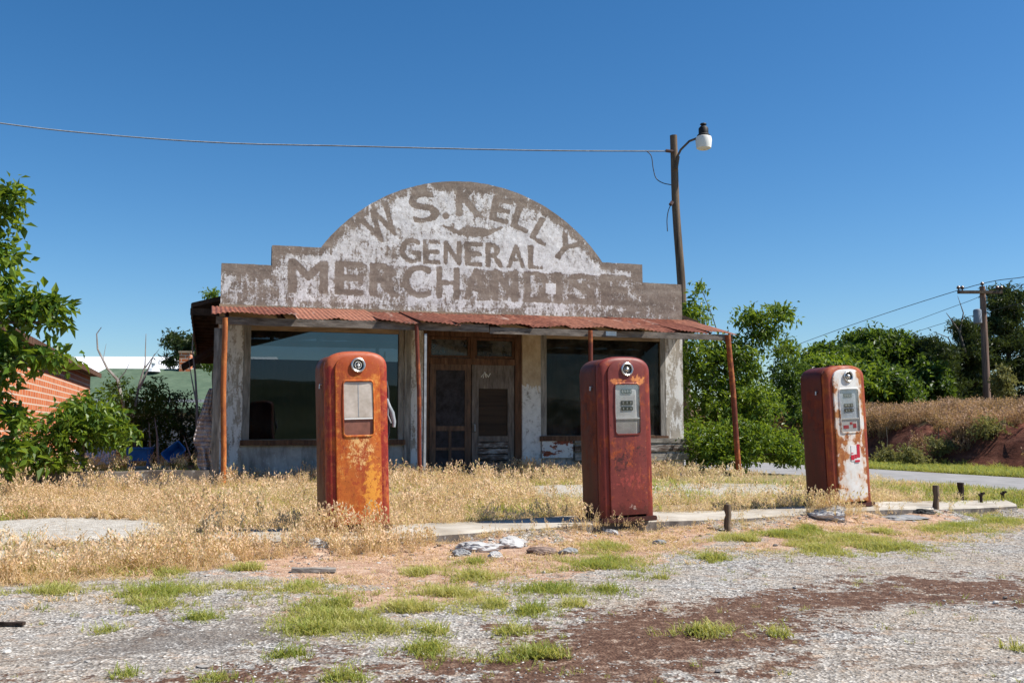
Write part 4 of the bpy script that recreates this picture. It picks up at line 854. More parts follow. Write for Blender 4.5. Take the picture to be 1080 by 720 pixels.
mb = MB(); lathe(mb, Vector((vt.x, 3.0, zr - .15)), [(.28, 0), (.22, .12), (.07, .16), (.07, .3), (.14, .34), (.04, .42)], 12); mb.build('roof_vent', simple('vent_metal', (.55, .56, .57), (.75, .76, .77), 5, .5, .05, .002), rg)
# long white metal shed far behind
Ds = 75.0; sc0 = at(30, 453, Ds); roots = empty('metal_shed', (sc0.x, sc0.y, 0), R(2), 'long white metal shed roof on the skyline beyond the green roof', 'shed')
zs = 1.1 + 77 * (Ds + 7) / 1050; wds = 17
def M_rib():
    m = mat('white_ribbed_metal', (.78, .79, .80), .45); g = G(m); p = g.sep()
    k = g.math('SINE', g.math('MULTIPLY', p[2], 14)); g.col(g.mix(g.ramp(g.noise(.6, 6, .6, g.map((.15, 1, 3))), [(.45, 0.0), (.65, .5)]), (.82, .83, .84), (.55, .60, .66))); g.bump(k, .3, .03); return m
mb = MB(); mb.add([(0, 0, zs - 2.4), (wds, 0, zs - 2.4), (wds, 7, zs), (0, 7, zs), (0, 14, zs - 2.4), (wds, 14, zs - 2.4)], [(0, 1, 2, 3), (3, 2, 5, 4), (0, 3, 4), (1, 5, 2), (0, 4, 5, 1)]); mb.build('roof', M_rib(), roots)
mb = MB(); mb.box(.2, wds - .2, .2, 13.8, 0, zs - 2.42); mb.build('wall', M_rib(), roots)
# low retaining wall joining the shop
rw = empty('retaining_wall', L0, A17, 'low stained concrete retaining wall running left from the shop behind the dry grass', 'wall')
mb = MB(); mb.plank(-16, -.12, -1.95, -1.72, -.1, .47, .012, n=50); mb.build('wall', M['ledge'], rw)

# junk on the raised ground
def px_empty(name, px, py, D, z, label, cat, rz=0):
    p = at(px, py, D); return empty(name, (p.x, p.y, z), rz, label, cat)
r_ = px_empty('plastic_table', 147, 490, 17.6, .46, 'low blue plastic table standing under the bushes left of the shop', 'table', .2)
mb = MB(); mb.box(-.22, .22, -.2, .2, .30, .33); mb.build('table_top', M['blue_plastic'], r_, bevel=.01)
for sx in (-1, 1):
    for sy in (-1, 1): mb = MB(); mb.tube([(sx * .15, sy * .14, 0), (sx * .18, sy * .16, .30)], [.02, .028], 8); mb.build('leg', M['blue_plastic'], r_)
mb = MB(); mb.box(-.19, .19, -.165, -.15, .10, .30); mb.build('skirt', M['blue_plastic'], r_)
t_ = px_empty('plastic_tub', 184, 490, 17.6, .68, 'blue plastic tub tipped on its side under the bushes', 'tub'); t_.rotation_euler = (R(58), R(-38), R(25)); t_.scale = (.72,) * 3
mb = MB(); o_ = [rrect(-.24, .24, -.16, .16, .05)]; P_ = lambda s, z: [(x * s, y * s, z) for x, y in o_[0]]
mb.rings([P_(.78, -.14), P_(1, .12), P_(1.09, .125), P_(1.09, .14), P_(.97, .14), P_(.75, -.12)], 0, True, True); mb.build('tub_body', M['blue_plastic'], t_, smooth=40)
pk = MB(); pk.plank(-.33, .33, -.06, .06, 0, .045, .006); o = pk.build('plank', M['grey_wood']); p = at(157, 491, 16.6); o.location = (p.x, p.y, .455); o.rotation_euler = (0, 0, A17 + .04); tag(o, 'grey board lying along the top of the low retaining wall', 'board')
mb = MB(); rows = [[(x, .25 * math.sin(x * 4) * t, .32 * math.cos(t * 1.5) + .035 * math.sin(x * 17 + t * 5)) for x in np.linspace(-.35, .35, 16)] for t in np.linspace(0, 1, 9)]
for i in range(8):
    for k in range(15): mb.add([(rows[i + a][k + b][0], rows[i + a][k + b][1] - .3 * (i + a) / 8, rows[i + a][k + b][2]) for a, b in ((0, 0), (0, 1), (1, 1), (1, 0))], [(0, 1, 2, 3)])
o = mb.build('tarp', M['tarp'], smooth=80); p = at(102, 490, 18.4); o.location = (p.x, p.y, .42); tag(o, 'crumpled pale blue grey tarp on the raised ground by the bright shrub', 'tarp')
o.modifiers.new('s', 'SOLIDIFY').thickness = .006

# wooden stubs on the island
for px, pyb, D, h_, r0, lab, m_ in ((767, 549, 10.95, .29, .037, 'short dark wooden stub between the brick red and white fronted pumps', 'pole_wood'), (987, 538, 12.75, .37, .04, 'taller weathered stub right of the white fronted pump', 'pole_wood'), (1013, 526, 14.2, .26, .045, 'dark stub behind the taller one, nearer the road', 'dark_wood')):
    p = at(px, pyb, D); z0 = gz1(p.x, D) - .05; mb = MB(); n_ = 6
    mb.tube([(0.008 * math.sin(k * 2), 0, (h_ + .05) * k / n_) for k in range(n_ + 1)], [r0 * random.uniform(.9, 1.08) for _ in range(n_ + 1)], 9); o = mb.build('wooden_stub', M[m_], smooth=60); o.location = (p.x, D, z0); o.rotation_euler = (.02, .03, 0); tag(o, lab, 'post', 'cut off posts by the island')
for px, py, D, lab in ((1035, 533, 13.6, 'tiny rusty pipe end poking up at the right end of the island'), (1058, 531, 13.9, 'small bent pipe stub at the far right corner of the island')):
    p = at(px, py, D); mb = MB(); mb.tube([(0, 0, -.05), (0, 0, .09), (.02, 0, .13)], .022, 8); mb.tube([(-.03, 0, .1), (.05, 0, .13)], .018, 6); o = mb.build('pipe_stub', M['dark_wood'], smooth=50); o.location = (p.x, D, .12); tag(o, lab, 'pipe')

# ------------------------------------------------------------------ rubble
import bmesh
def rock(name, px, py, rx, ry, rz_, m, label, cat='rubble', seed=0, group=None, rot=0, flat=.6):
    x, y = gnd(px, py); bm = bmesh.new(); bmesh.ops.create_icosphere(bm, subdivisions=4, radius=1); rr = random.Random(seed)
    pl_ = [(Vector((rr.gauss(0, 1), rr.gauss(0, 1), rr.gauss(0, .8))).normalized(), rr.uniform(.55, .92)) for _ in range(16)]
    for v in bm.verts:
        for n_, d in pl_:
            k = v.co.dot(n_) - d
            if k > 0: v.co -= n_ * k * .92
        v.co += v.co.normalized() * (vn3(v.co * 3.1, seed) * .17 + vn3(v.co * 7, seed + 3) * .11 + vn3(v.co * 17, seed + 9) * .05)
        v.co.x *= rx; v.co.y *= ry; v.co.z = v.co.z * rz_
    me = bpy.data.meshes.new(name); bm.to_mesh(me); bm.free(); me.materials.append(m); o = bpy.data.objects.new(name, me); COL.objects.link(o)
    o.location = (x, y, gz1(x, y) + rz_ * .25); o.rotation_euler = (0, 0, rot); return tag(o, label, cat, group)
from mathutils import noise as mnoise
def vn3(v, s): return mnoise.noise(Vector(v) + Vector((s * 3.7, s, -s)))
rock('concrete_chunk', 872, 553, .24, .15, .13, M['rubble'], 'big pale concrete chunk in front of the white fronted pump', seed=4, rot=-.2)
rock('concrete_chunk', 505, 580, .27, .13, .085, M['rubble'], 'large broken grey white slab lump below the island left of the brick red pump', seed=8, rot=.1)
rock('asphalt_chunk', 487, 584, .10, .07, .06, M['asph_rubble'], 'dark grey lump at the left end of the broken row', seed=51)
rock('concrete_chunk', 522, 586, .09, .06, .05, M['rubble'], 'little pale lump just in front of the large broken slab lump', seed=53)
rock('concrete_chunk', 540, 576, .19, .12, .075, M['rubble'], 'smaller grey white lump touching the large broken slab lump', seed=12, rot=.4)
rock('asphalt_chunk', 571, 583, .17, .07, .05, simple('dark_chunk', (.10, .06, .045), (.3, .22, .18), 9, .9, .7, .01), 'brown broken asphalt slab right of the grey white lumps', seed=17)
rock('asphalt_chunk', 598, 583, .10, .06, .045, M['asph_rubble'], 'small dark grey chunk at the right end of the broken row', seed=21)
rock('concrete_chunk', 329, 585, .15, .08, .07, M['rubble'], 'pale weathered lump half buried in weeds in front of the orange pump', seed=25)
rock('concrete_chunk', 239, 592, .09, .06, .05, M['rubble'], 'small whitish chunk in the weeds at the left end of the island', seed=28)
rock('concrete_chunk', 645, 566, .07, .05, .05, M['rubble'], 'fist sized white stone against the kerb below the brick red pump', seed=31)
rock('asphalt_chunk', 953, 549, .35, .16, .04, M['asph_rubble'], 'flat grey asphalt slab right of the big pale chunk', seed=35)
rock('asphalt_chunk', 976, 547, .14, .08, .05, M['black'], 'small black lump lying on the flat grey slab', seed=38)
rock('asphalt_chunk', 695, 574, .08, .05, .035, M['asph_rubble'], 'grey stone in the dirt below the right corner of the brick red pump', seed=41)
mb = MB(); mb.plank(-.17, .17, -.035, .035, 0, .03, .005); o = mb.build('broken_board', M['grey_wood']); x, y = gnd(331, 602); o.location = (x, y, gz1(x, y) + .008); o.rotation_euler = (.03, .02, .12); tag(o, 'short weathered board lying in the orange dirt in front of the orange pump', 'board')
mb = MB(); mb.plank(-.11, .11, -.02, .02, 0, .02, .006); o = mb.build('bark_piece', M['dark_wood']); x, y = gnd(5, 659); o.location = (x, y, .0); tag(o, 'dark scrap of bark on the gravel at the left edge', 'debris')
# tiny stones scattered over the lot
def scatter_stones():
    N = 22000; px = RNG.uniform(-4.2, 9.5, N); py = 3.0 + 9.5 * RNG.uniform(0, 1, N) ** 1.6
    keep = (py < edgey(px) - .05) & (np.abs(px) < py * .62 + .3) & (fbm(px, py, 1.6, 3, 8) > RNG.uniform(.25, .62, N)); px, py = px[keep], py[keep]; N = len(px)
    base = np.array([(1, 0, 0), (-1, 0, 0), (0, 1, 0), (0, -1, 0), (0, 0, 1), (0, 0, -.6)], float); T0 = np.array([(0, 2, 4), (2, 1, 4), (1, 3, 4), (3, 0, 4), (2, 0, 5), (1, 2, 5), (3, 1, 5), (0, 3, 5)])
    big = RNG.uniform(0, 1, N) > 2; s = np.where(big, RNG.uniform(.012, .022, N), RNG.uniform(.0045, .011, N)); a = RNG.uniform(0, 6.28, N)
    J = base[None] * RNG.uniform(.6, 1.3, (N, 6, 3)) * np.array([1, .8, .55]); c, sn = np.cos(a)[:, None], np.sin(a)[:, None]
    Xv = (J[..., 0] * c - J[..., 1] * sn) * s[:, None] + px[:, None]; Yv = (J[..., 0] * sn + J[..., 1] * c) * s[:, None] + py[:, None]; Zv = J[..., 2] * s[:, None] + gz(px, py)[:, None] + s[:, None] * .2
    V = np.stack([Xv, Yv, Zv], -1).reshape(-1, 3); T_ = (T0[None] + (np.arange(N) * 6)[:, None, None]).reshape(-1, 3)
    m = mat('stones', rough=.9); g = G(m); g.col(g.ramp(g.attr('tint'), [(0, (.10, .085, .075)), (.3, (.26, .24, .22)), (.6, (.40, .38, .35)), (1, (.58, .56, .52))]))
    o = npmesh('gravel', V, T_, m, attrs={'tint': np.repeat(RNG.uniform(0, 1, N), 6)}); o['kind'] = 'stuff'; o['label'] = 'loose small gravel stones scattered over the worn lot'; o['category'] = 'gravel'
scatter_stones()
def medium_stones():
    import bmesh as _b
    bm = _b.new(); _b.ops.create_icosphere(bm, subdivisions=2, radius=1); base = np.array([v.co[:] for v in bm.verts]); T0 = np.array([[v.index for v in f.verts] for f in bm.faces]); bm.free()
    x1 = RNG.uniform(-4, 7, 700); y1 = edgey(x1) - RNG.exponential(.35, 700) - .04; x2 = RNG.uniform(-4, 8, 260); y2 = RNG.uniform(3.6, 9, 260); px = np.concatenate([x1, x2]); py = np.concatenate([y1, y2]); N = len(px); tmp = []
    for k in range(10):
        d = base.copy()
        for _ in range(9): n_ = RNG.normal(0, 1, 3); n_ /= np.linalg.norm(n_); h = np.maximum(d @ n_ - RNG.uniform(.35, .8), 0); d -= h[:, None] * n_ * .95
        tmp.append(d * RNG.uniform(.6, 1.2, 3) * np.array([1, .85, .5]))
    w_ = RNG.integers(0, 10, N); s_ = .010 + .022 * RNG.uniform(0, 1, N) ** 3; a = RNG.uniform(0, 6.28, N); D_ = np.stack(tmp)[w_]; c, sn = np.cos(a)[:, None], np.sin(a)[:, None]
    V = np.stack([(D_[..., 0] * c - D_[..., 1] * sn) * s_[:, None] + px[:, None], (D_[..., 0] * sn + D_[..., 1] * c) * s_[:, None] + py[:, None], D_[..., 2] * s_[:, None] + (gz(px, py) + s_ * .15)[:, None]], -1).reshape(-1, 3)
    T_ = (T0[None] + (np.arange(N) * len(base))[:, None, None]).reshape(-1, 3); o = npmesh('gravel', V, T_, bpy.data.materials['stones'], attrs={'tint': np.repeat(RNG.uniform(0, .85, N), len(base))}); o['kind'] = 'stuff'; o['label'] = 'coarser broken stones lying in the dirt along the kerb'; o['category'] = 'gravel'
medium_stones()

# ------------------------------------------------------------------ grass
def ribbon(pts, w0, w1, sidev):
    V = []; n = len(pts)
    for i, p in enumerate(pts):
        w_ = w0 + (w1 - w0) * i / (n - 1); V += [p - sidev * w_ / 2, p + sidev * w_ / 2]
    T = []
    for i in range(n - 1): a = 2 * i; T += [(a, a + 1, a + 3), (a, a + 3, a + 2)]
    return V, T
def tuft(nst, h, rad, heads=True, lean=.35, w=.006, leaves=2, hsz=1.0, spike=6):
    V = []; T = []; MI = []; TI = []
    def put(v, t, mi, ti):
        o = len(V); V.extend([tuple(q) for q in v]); T.extend([tuple(i + o for i in f) for f in t]); MI.extend([mi] * len(t)); TI.extend([ti] * len(v))
    for _ in range(nst):
        a = random.uniform(0, 6.28); r = rad * math.sqrt(random.random()); b = Vector((r * math.cos(a), r * math.sin(a), 0)); la = random.uniform(0, 6.28); ln = random.uniform(.05, lean); hh = h * random.uniform(.6, 1.1)
        d = Vector((math.cos(la), math.sin(la), 0)); sv = Vector((math.cos(la + 1.57 + random.uniform(-1, 1)), math.sin(la + 1.57), 0)).normalized(); ti = random.random()
        pts = [b + d * (ln * hh * t * t) + Vector((0, 0, hh * t * (1 - .15 * ln * t))) for t in (0, .35, .7, 1)]
        v, t_ = ribbon(pts, w, w * .5, sv); put(v, t_, 0, ti)
        if heads:
            for k in range(spike):
                t = .62 + .42 * k / spike; c = b + d * (ln * hh * t * t) + Vector((0, 0, hh * t)); o_ = Vector((random.gauss(0, 1), random.gauss(0, 1), 0)).normalized() * .022 * hsz * random.uniform(.3, 1.3) * (1.3 - .8 * k / spike) + d * .01
                c = c + o_; ax = Vector((o_.x * 8, o_.y * 8, random.uniform(-.8, .8))).normalized() * .022 * hsz * random.uniform(.7, 1.2); s2 = ax.orthogonal().normalized() * .0065 * hsz; s2.rotate(Matrix.Rotation(random.uniform(0, 3), 3, ax.normalized()))
                put([c - ax * .5, c + s2, c + ax * .5, c - s2], [(0, 1, 2), (0, 2, 3)], 1, random.random())
        for _k in range(leaves):
            la = random.uniform(0, 6.28); d2 = Vector((math.cos(la), math.sin(la), 0)); hl = hh * random.uniform(.3, .65); sv = Vector((-d2.y, d2.x, 0)); sp = random.uniform(.3, .9)
            pts = [b + d2 * (sp * hl * t) + Vector((0, 0, hl * (t - .45 * t * t * t))) for t in (0, .4, .75, 1)]; v, t_ = ribbon(pts, w * 1.2, w * .3, sv); put(v, t_, 0, random.random())
    return np.array(V), np.array(T), np.array(MI), np.array(TI)
def replicate(name, temps, pos, scale, mats, label, cat, tilt=.15, tintj=None, kind='stuff', parent=None, zs=None):
    N = len(pos); which = RNG.integers(0, len(temps), N); Vs, Ts, Ms, Tn = [], [], [], []; off = 0
    for k, (V, T, MI, TI) in enumerate(temps):
        ids = np.where(which == k)[0]; n = len(ids)
        if not n: continue
        a = RNG.uniform(0, 6.28, n); c, s = np.cos(a)[:, None], np.sin(a)[:, None]; sc_ = scale[ids][:, None]; x = V[None, :, 0] * sc_; y = V[None, :, 1] * sc_; z = V[None, :, 2] * sc_ * (zs[ids][:, None] if zs is not None else 1)
        tx, ty = RNG.normal(0, tilt, (n, 1)), RNG.normal(0, tilt, (n, 1)); xx = x * c - y * s + tx * z; yy = x * s + y * c + ty * z
        W_ = np.stack([xx + pos[ids, 0:1], yy + pos[ids, 1:2], z + pos[ids, 2:3]], -1).reshape(-1, 3)
        tj = np.clip(TI[None] * .6 + (tintj[ids][:, None] if tintj is not None else .2), 0, 1).ravel()
        Vs.append(W_); Ts.append((T[None] + (np.arange(n) * len(V))[:, None, None]).reshape(-1, 3) + off); Ms.append(np.tile(MI, n)); Tn.append(tj); off += len(W_)
    o = npmesh(name, np.concatenate(Vs), np.concatenate(Ts), mats, mi=np.concatenate(Ms), attrs={'tint': np.concatenate(Tn)}, parent=parent)
    if kind: o['kind'] = kind
    if label: o['label'] = label
    if cat: o['category'] = cat
    return o
GREENP = [(640, 577, 30, 8, 1), (630, 600, 42, 9, .8), (668, 604, 25, 7, .6), (355, 655, 70, 17, .8), (318, 622, 24, 9, .8), (400, 665, 45, 9, .5), (445, 604, 30, 9, .8), (475, 628, 52, 11, .7), (450, 685, 32, 12, .8), (585, 690, 48, 9, .7), (306, 692, 24, 8, .6), (365, 713, 26, 10, 1), (165, 625, 55, 12, .7), (212, 651, 24, 6, .6),
          (42, 640, 28, 6, .5), (560, 646, 30, 8, .6), (825, 566, 48, 7, 1), (870, 580, 60, 8, .7), (752, 589, 22, 6, .9), (935, 578, 60, 6, .6), (1050, 549, 45, 6, .9), (742, 667, 42, 8, .7), (935, 664, 12, 6, .7), (1067, 680, 14, 6, .6), (700, 610, 16, 4, .5), (540, 668, 26, 7, .5), (1010, 556, 40, 6, .7), (930, 562, 20, 5, .8),
          (20, 606, 45, 8, .6), (170, 604, 45, 8, .6), (100, 600, 50, 7, .5), (260, 600, 30, 6, .6), (855, 560, 22, 6, .7), (600, 640, 25, 6, .5), (520, 640, 30, 8, .5), (500, 592, 25, 5, .4), (820, 668, 8, 5, .8), (230, 715, 20, 6, .5), (130, 712, 16, 5, .4), (640, 622, 30, 6, .4), (990, 560, 35, 5, .5), (780, 600, 18, 4, .4), (110, 664, 14, 4, .5)]
GREENP += [(240, 625, 70, 14, .35), (360, 640, 60, 16, .6), (330, 665, 50, 10, .6), (430, 645, 70, 14, .5), (580, 622, 60, 12, .5), (640, 590, 60, 12, .6), (500, 610, 70, 10, .35), (790, 572, 60, 9, .7), (900, 570, 70, 8, .6), (150, 640, 60, 10, .5), (720, 575, 30, 8, .4), (560, 690, 60, 10, .4), (60, 625, 60, 9, .4), (460, 665, 50, 8, .4)]
pos = []; tj = []; sc2 = []
for px, py, rx, ry, d in GREENP:
    x, y = gnd(px, py); ax = rx * y / 1050; y0 = gnd(px, py + ry)[1]; y1 = gnd(px, max(py - ry, 520))[1]; ay = (y1 - y0) / 2; n = int(820 * d * ax * ay * 3.1416) + 10; t0 = random.uniform(0, .5)
    for _ in range(n):
        r = abs(random.gauss(0, .72)); a = random.uniform(0, 6.28)
        if r > 2.0: continue
        xx, yy = x + ax * r * math.cos(a), y + ay * r * math.sin(a)
        if yy > edgey(xx) - .03: continue
        if fbm(np.array([xx]), np.array([yy]), 3.2, 4, 2)[0] < .40 + .07 * r: continue
        pos.append((xx, yy, gz1(xx, yy) - .004)); tj.append(t0 + random.uniform(0, .3)); sc2.append(random.uniform(.5, 1.5) * (1.2 - .5 * min(r, 1)))
gt = [tuft(7, .05, .05, False, 1.6, .0042, 3) for _ in range(8)]
replicate('green_grass', gt, np.array(pos), np.array(sc2), [M['green_blade'], M['straw']], 'low green grass and weed patches in the cracks of the lot', 'grass', .2, np.array(tj))
# small sprigs along the cracks
N = 2600; xs_ = RNG.uniform(-4.5, 8, N); ys_ = RNG.uniform(3.4, 11, N); k = (ys_ < edgey(xs_) - .1) & (np.abs(fbm(xs_, ys_, .9, 3, 81) - .5) < .022) ; k |= (ys_ < edgey(xs_) - .1) & (fbm(xs_, ys_, 2.2, 3, 83) > .68); xs_, ys_ = xs_[k], ys_[k]
replicate('green_grass', gt[:4], np.stack([xs_, ys_, gz(xs_, ys_)], 1), RNG.uniform(.3, .9, len(xs_)), [M['green_blade'], M['straw']], 'tiny green and yellowing sprigs dotted along cracks in the lot', 'grass', .3, RNG.uniform(0, .7, len(xs_)))
# dry grass
dt = [tuft(5, .31, .07, True, .5, .0045, 2, 1.55, 8) for _ in range(14)] + [tuft(6, .20, .08, True, .7, .0045, 3, 1.2, 6) for _ in range(5)] + [tuft(7, .26, .09, False, 1.3, .0045, 3) for _ in range(7)]
def field(N, x0, x1, y0, y1): return RNG.uniform(x0, x1, N), RNG.uniform(y0, y1, N)
x, y = field(35000, -11, 13, 6.6, 19.5)
s = y - edgey(x); q = qcoord(x, y); u_ = (x - L0.x) * UX.x + (y - L0.y) * UX.y; v_ = (x - L0.x) * NX.x + (y - L0.y) * NX.y
left_front = np.interp(x, [-8, -6, -4.5, -3.4, -2.8], [6.9, 7.0, 6.9, 7.2, 7.9])
ok = np.where(x < -2.7, y > left_front, s > .02) & (q < 13.0 + fbm(x, y, .8, 2, 5) * .5 - .25) & (np.abs(x) < y * .56 + .6)
bpoly = [(bx[i], by[i]) for i in range(len(bx))]
on_island = (x > -2.85) & (x < 6.9) & (y < np.interp(x, bx, by) + .02)
ok &= ~on_island
ok &= ~((v_ > -.03) & (u_ > -.05) & (u_ < 9.1)) & ~((v_ > -1.95) & (u_ <= -.05)) & ~((v_ > 1.5) & (u_ > 9)) 
slabm = np.zeros(x.shape)
for p in SLAB: slabm = np.maximum(slabm, np.clip(.75 + polydist(x, y, p) / .3, 0, 1))
dens = .10 + 1.15 * sstep(.38, .60, fbm(x, y, 1.3, 4, 41)); dens = dens * (1 - .97 * slabm); dens = np.where(v_ > -2.3, dens * .75 + .2, dens); dens = np.where(q > 12.2, dens * .25, dens)
ok &= RNG.uniform(0, 1.35, len(x)) < dens
x, y, s, v_ = x[ok], y[ok], s[ok], v_[ok]; z = gz(x, y) - .01
hsc = (.30 + 1.15 * fbm(x, y, 1.1, 3, 51)) * RNG.uniform(.75, 1.2, len(x)); hsc = hsc * np.where(v_ < -2.6, .70, 1.0) * np.where((x < -3.6) & (v_ > -3.4), .62, 1.0); hsc = hsc * np.where((x > 1.2) , .88, 1.0) * np.where(qcoord(x, y) > 9.3, .55, 1.0)
replicate('dry_grass', dt, np.stack([x, y, z], 1), hsc, [M['straw'], M['head']], 'tall dry straw coloured grass with drooping seed heads in front of the shop', 'grass', .22, np.clip(fbm(x, y, 1.8, 3, 55) * 1.2 - .35 + RNG.uniform(-.1, .2, len(x)), 0, .6))
# fine green undergrowth in the straw
x2, y2 = field(14000, -8, 10, 7.6, 17.5); s2 = y2 - edgey(x2); q2 = qcoord(x2, y2); v2 = (x2 - L0.x) * NX.x + (y2 - L0.y) * NX.y
k = (np.where(x2 < -2.8, y2 > 7.7, s2 > 1.2)) & (q2 < 12.9) & (v2 < -.3) & (fbm(x2, y2, .8, 3, 61) > .48) & (RNG.uniform(0, 1, len(x2)) < .6)
x2, y2 = x2[k], y2[k]; replicate('green_undergrowth', gt, np.stack([x2, y2, gz(x2, y2)], 1), RNG.uniform(1.4, 2.6, len(x2)), [M['green_blade'], M['straw']], 'green blades growing up through the dry grass', 'grass', .2, RNG.uniform(.1, .5, len(x2)))
# clumps round the pumps and on the kerb
pos = []; sc2 = []
def clump(cx, cy, rx, ry, n, h0, h1, z=None):
    if any(polydist(np.array([cx]), np.array([cy]), p)[0] > -.12 for p in SLAB[:2]): return
    for _ in range(n):
        r = math.sqrt(random.random()); a = random.uniform(0, 6.28); xx, yy = cx + rx * r * math.cos(a), cy + ry * r * math.sin(a)
        pos.append((xx, yy, (gz1(xx, yy) if z is None else z) - .01)); sc2.append(random.uniform(h0, h1))
clump(-1.62, 9.25, .38, .10, 34, .6, 1.12, .12); clump(-1.2, 9.38, .30, .16, 18, .6, 1.0, .12); clump(-1.95, 9.12, .3, .12, 14, .5, .8, .1)
clump(3.78, 11.75, .26, .10, 26, .75, 1.2, .12); clump(3.62, 11.95, .1, .12, 8, .8, 1.15, .12); clump(.75, 10.34, .12, .07, 7, .5, .95, .12); clump(1.05, 10.42, .25, .05, 6, .35, .6, .12); clump(4.3, 11.95, .3, .06, 10, .3, .5, .12)
for i in range(330):
    x_ = random.uniform(-6.5, 6.4); y_ = edgey(x_) - random.uniform(-.02, .38) ; 
    if x_ > -.6 and random.random() < .62: continue
    clump(x_, y_, .06, .05, 1 if x_ > -.6 else 2, .25, .62)
for i in range(260):
    x_ = random.uniform(-2.7, 6.5); y_ = float(np.interp(x_, bx, by)) - random.uniform(0, .22); clump(x_, y_, .07, .05, 1, .35, .75, .11)
for i in range(520):
    u0 = random.uniform(-6, 9); v0 = random.uniform(-3.6, -2.9) if u0 < 0 else random.uniform(-3.2, -.2); p_ = W(u0, v0)
    if fbm(np.array([u0]), np.array([v0]), 1.4, 2, 19)[0] > .45: clump(p_.x, p_.y, .08, .06, 1, .7, 1.35)
for i in range(260):
    x_ = random.uniform(-6, 5); y_ = float(edgey(x_)) + random.uniform(1.2, 4.5)
    if fbm(np.array([x_]), np.array([y_]), .9, 2, 29)[0] > .5: clump(x_, y_, .12, .1, 1, .8, 1.25)
for i in range(170): x_ = random.uniform(-3.6, -.9); y_ = float(edgey(x_)) - random.uniform(.0, .3) - .1; clump(x_, y_, .1, .06, 1, .4, .8)
for i in range(150): x_ = random.uniform(-4.2, -2.2); clump(x_, edgey(x_) - random.uniform(0, .9), .1, .1, 2, .4, .9)
replicate('dry_grass', dt, np.array(pos), np.array(sc2), [M['straw'], M['head']], 'pinkish dry weed clumps along the kerb and round the feet of the pumps', 'grass', .12, RNG.uniform(.1, .4, len(pos)))
# short dead litter over the dirt in front of the kerb
xm = RNG.uniform(-9, 9, 16000); ym = RNG.uniform(7, 17.5, 16000); k = np.where(xm < -2.9, ym > 7.4, ym > edgey(xm) + 1.1) & (qcoord(xm, ym) < 12.6) & (fbm(xm, ym, 1.3, 4, 41) > .36) & (((xm - L0.x) * NX.x + (ym - L0.y) * NX.y) < -.1)
for p in SLAB: k &= polydist(xm, ym, p) < -.03
xm, ym = xm[k], ym[k]
x3 = RNG.uniform(-5, 7, 9000); y3 = edgey(x3) - RNG.uniform(0, 2.6, 9000) ** 1.0; k = (fbm(x3, y3, 1.5, 3, 71) > .47) & (RNG.uniform(0, 1, 9000) < 1.1 - (edgey(x3) - y3) / 2.6); x3, y3 = x3[k], y3[k]
lt = [tuft(5, .035, .06, False, 2.5, .005, 2) for _ in range(5)]
replicate('grass_litter', lt, np.stack([x3, y3, gz(x3, y3)], 1), RNG.uniform(.6, 1.4, len(x3)), [M['straw'], M['head']], 'thin dead grass litter over the dirt in front of the kerb', 'grass', .4, RNG.uniform(.0, .4, len(x3)))
replicate('grass_litter', lt, np.stack([xm, ym, gz(xm, ym)], 1), RNG.uniform(1.5, 3.4, len(xm)), [M['straw'], M['head']], 'flattened matted dead stems under the standing dry grass', 'grass', .5, RNG.uniform(.0, .3, len(xm)))
# verge and bank across the road
N = 16000; q4 = RNG.uniform(17.5, 20.2, N); p4 = RNG.uniform(8, 60, N); x4 = q4 * DQ.x + p4 * DP.x; y4 = q4 * DQ.y + p4 * DP.y
replicate('green_grass', gt, np.stack([x4, y4, bankz(q4, p4)], 1), RNG.uniform(1.8, 3.6, N), [M['green_blade'], M['straw']], 'strip of green grass along the far side of the road', 'grass', .2, RNG.uniform(0, .35, N))
N = 26000; q4 = 20.3 + 12 * RNG.uniform(0, 1, N) ** 1.4; p4 = RNG.uniform(6, 62, N); k = (fbm(q4, p4, .8, 3, 91) > .40 + .16 * (q4 < 21.6)); q4, p4 = q4[k], p4[k]; x4 = q4 * DQ.x + p4 * DP.x; y4 = q4 * DQ.y + p4 * DP.y
bt = [tuft(9, .55, .2, True, .7, .014, 2, 2.6, 7) for _ in range(8)]; M['bank_straw'] = leafmat('bank_straw', (.07, .075, .03), (.20, .15, .08), (.40, .26, .16), .3, .7); M['bank_head'] = leafmat('bank_head', (.14, .085, .05), (.32, .19, .12), (.52, .34, .23), .3, .7)
replicate('dry_grass', bt, np.stack([x4, y4, bankz(q4, p4) - .03], 1), RNG.uniform(.45, 1.15, len(q4)), [M['bank_straw'], M['bank_head']], 'shaggy reddish tan grass covering the bank across the road', 'grass', .25, np.clip(fbm(q4, p4, .5, 3, 92) * 1.4 - .45, 0, .6))
# near verge at the right end of the island
N = 1500; x5 = RNG.uniform(5.8, 9.5, N); y5 = RNG.uniform(12.6, 16.5, N); k = (qcoord(x5, y5) < 12.4) & (y5 > edgey(x5) + .1) & (fbm(x5, y5, 1.1, 3, 13) > .4); x5, y5 = x5[k], y5[k]
replicate('green_grass', gt, np.stack([x5, y5, gz(x5, y5)], 1), RNG.uniform(1.5, 3.4, len(x5)), [M['green_blade'], M['straw']], 'bushy green grass by the near edge of the side road', 'grass', .2, RNG.uniform(0, .3, len(x5)))
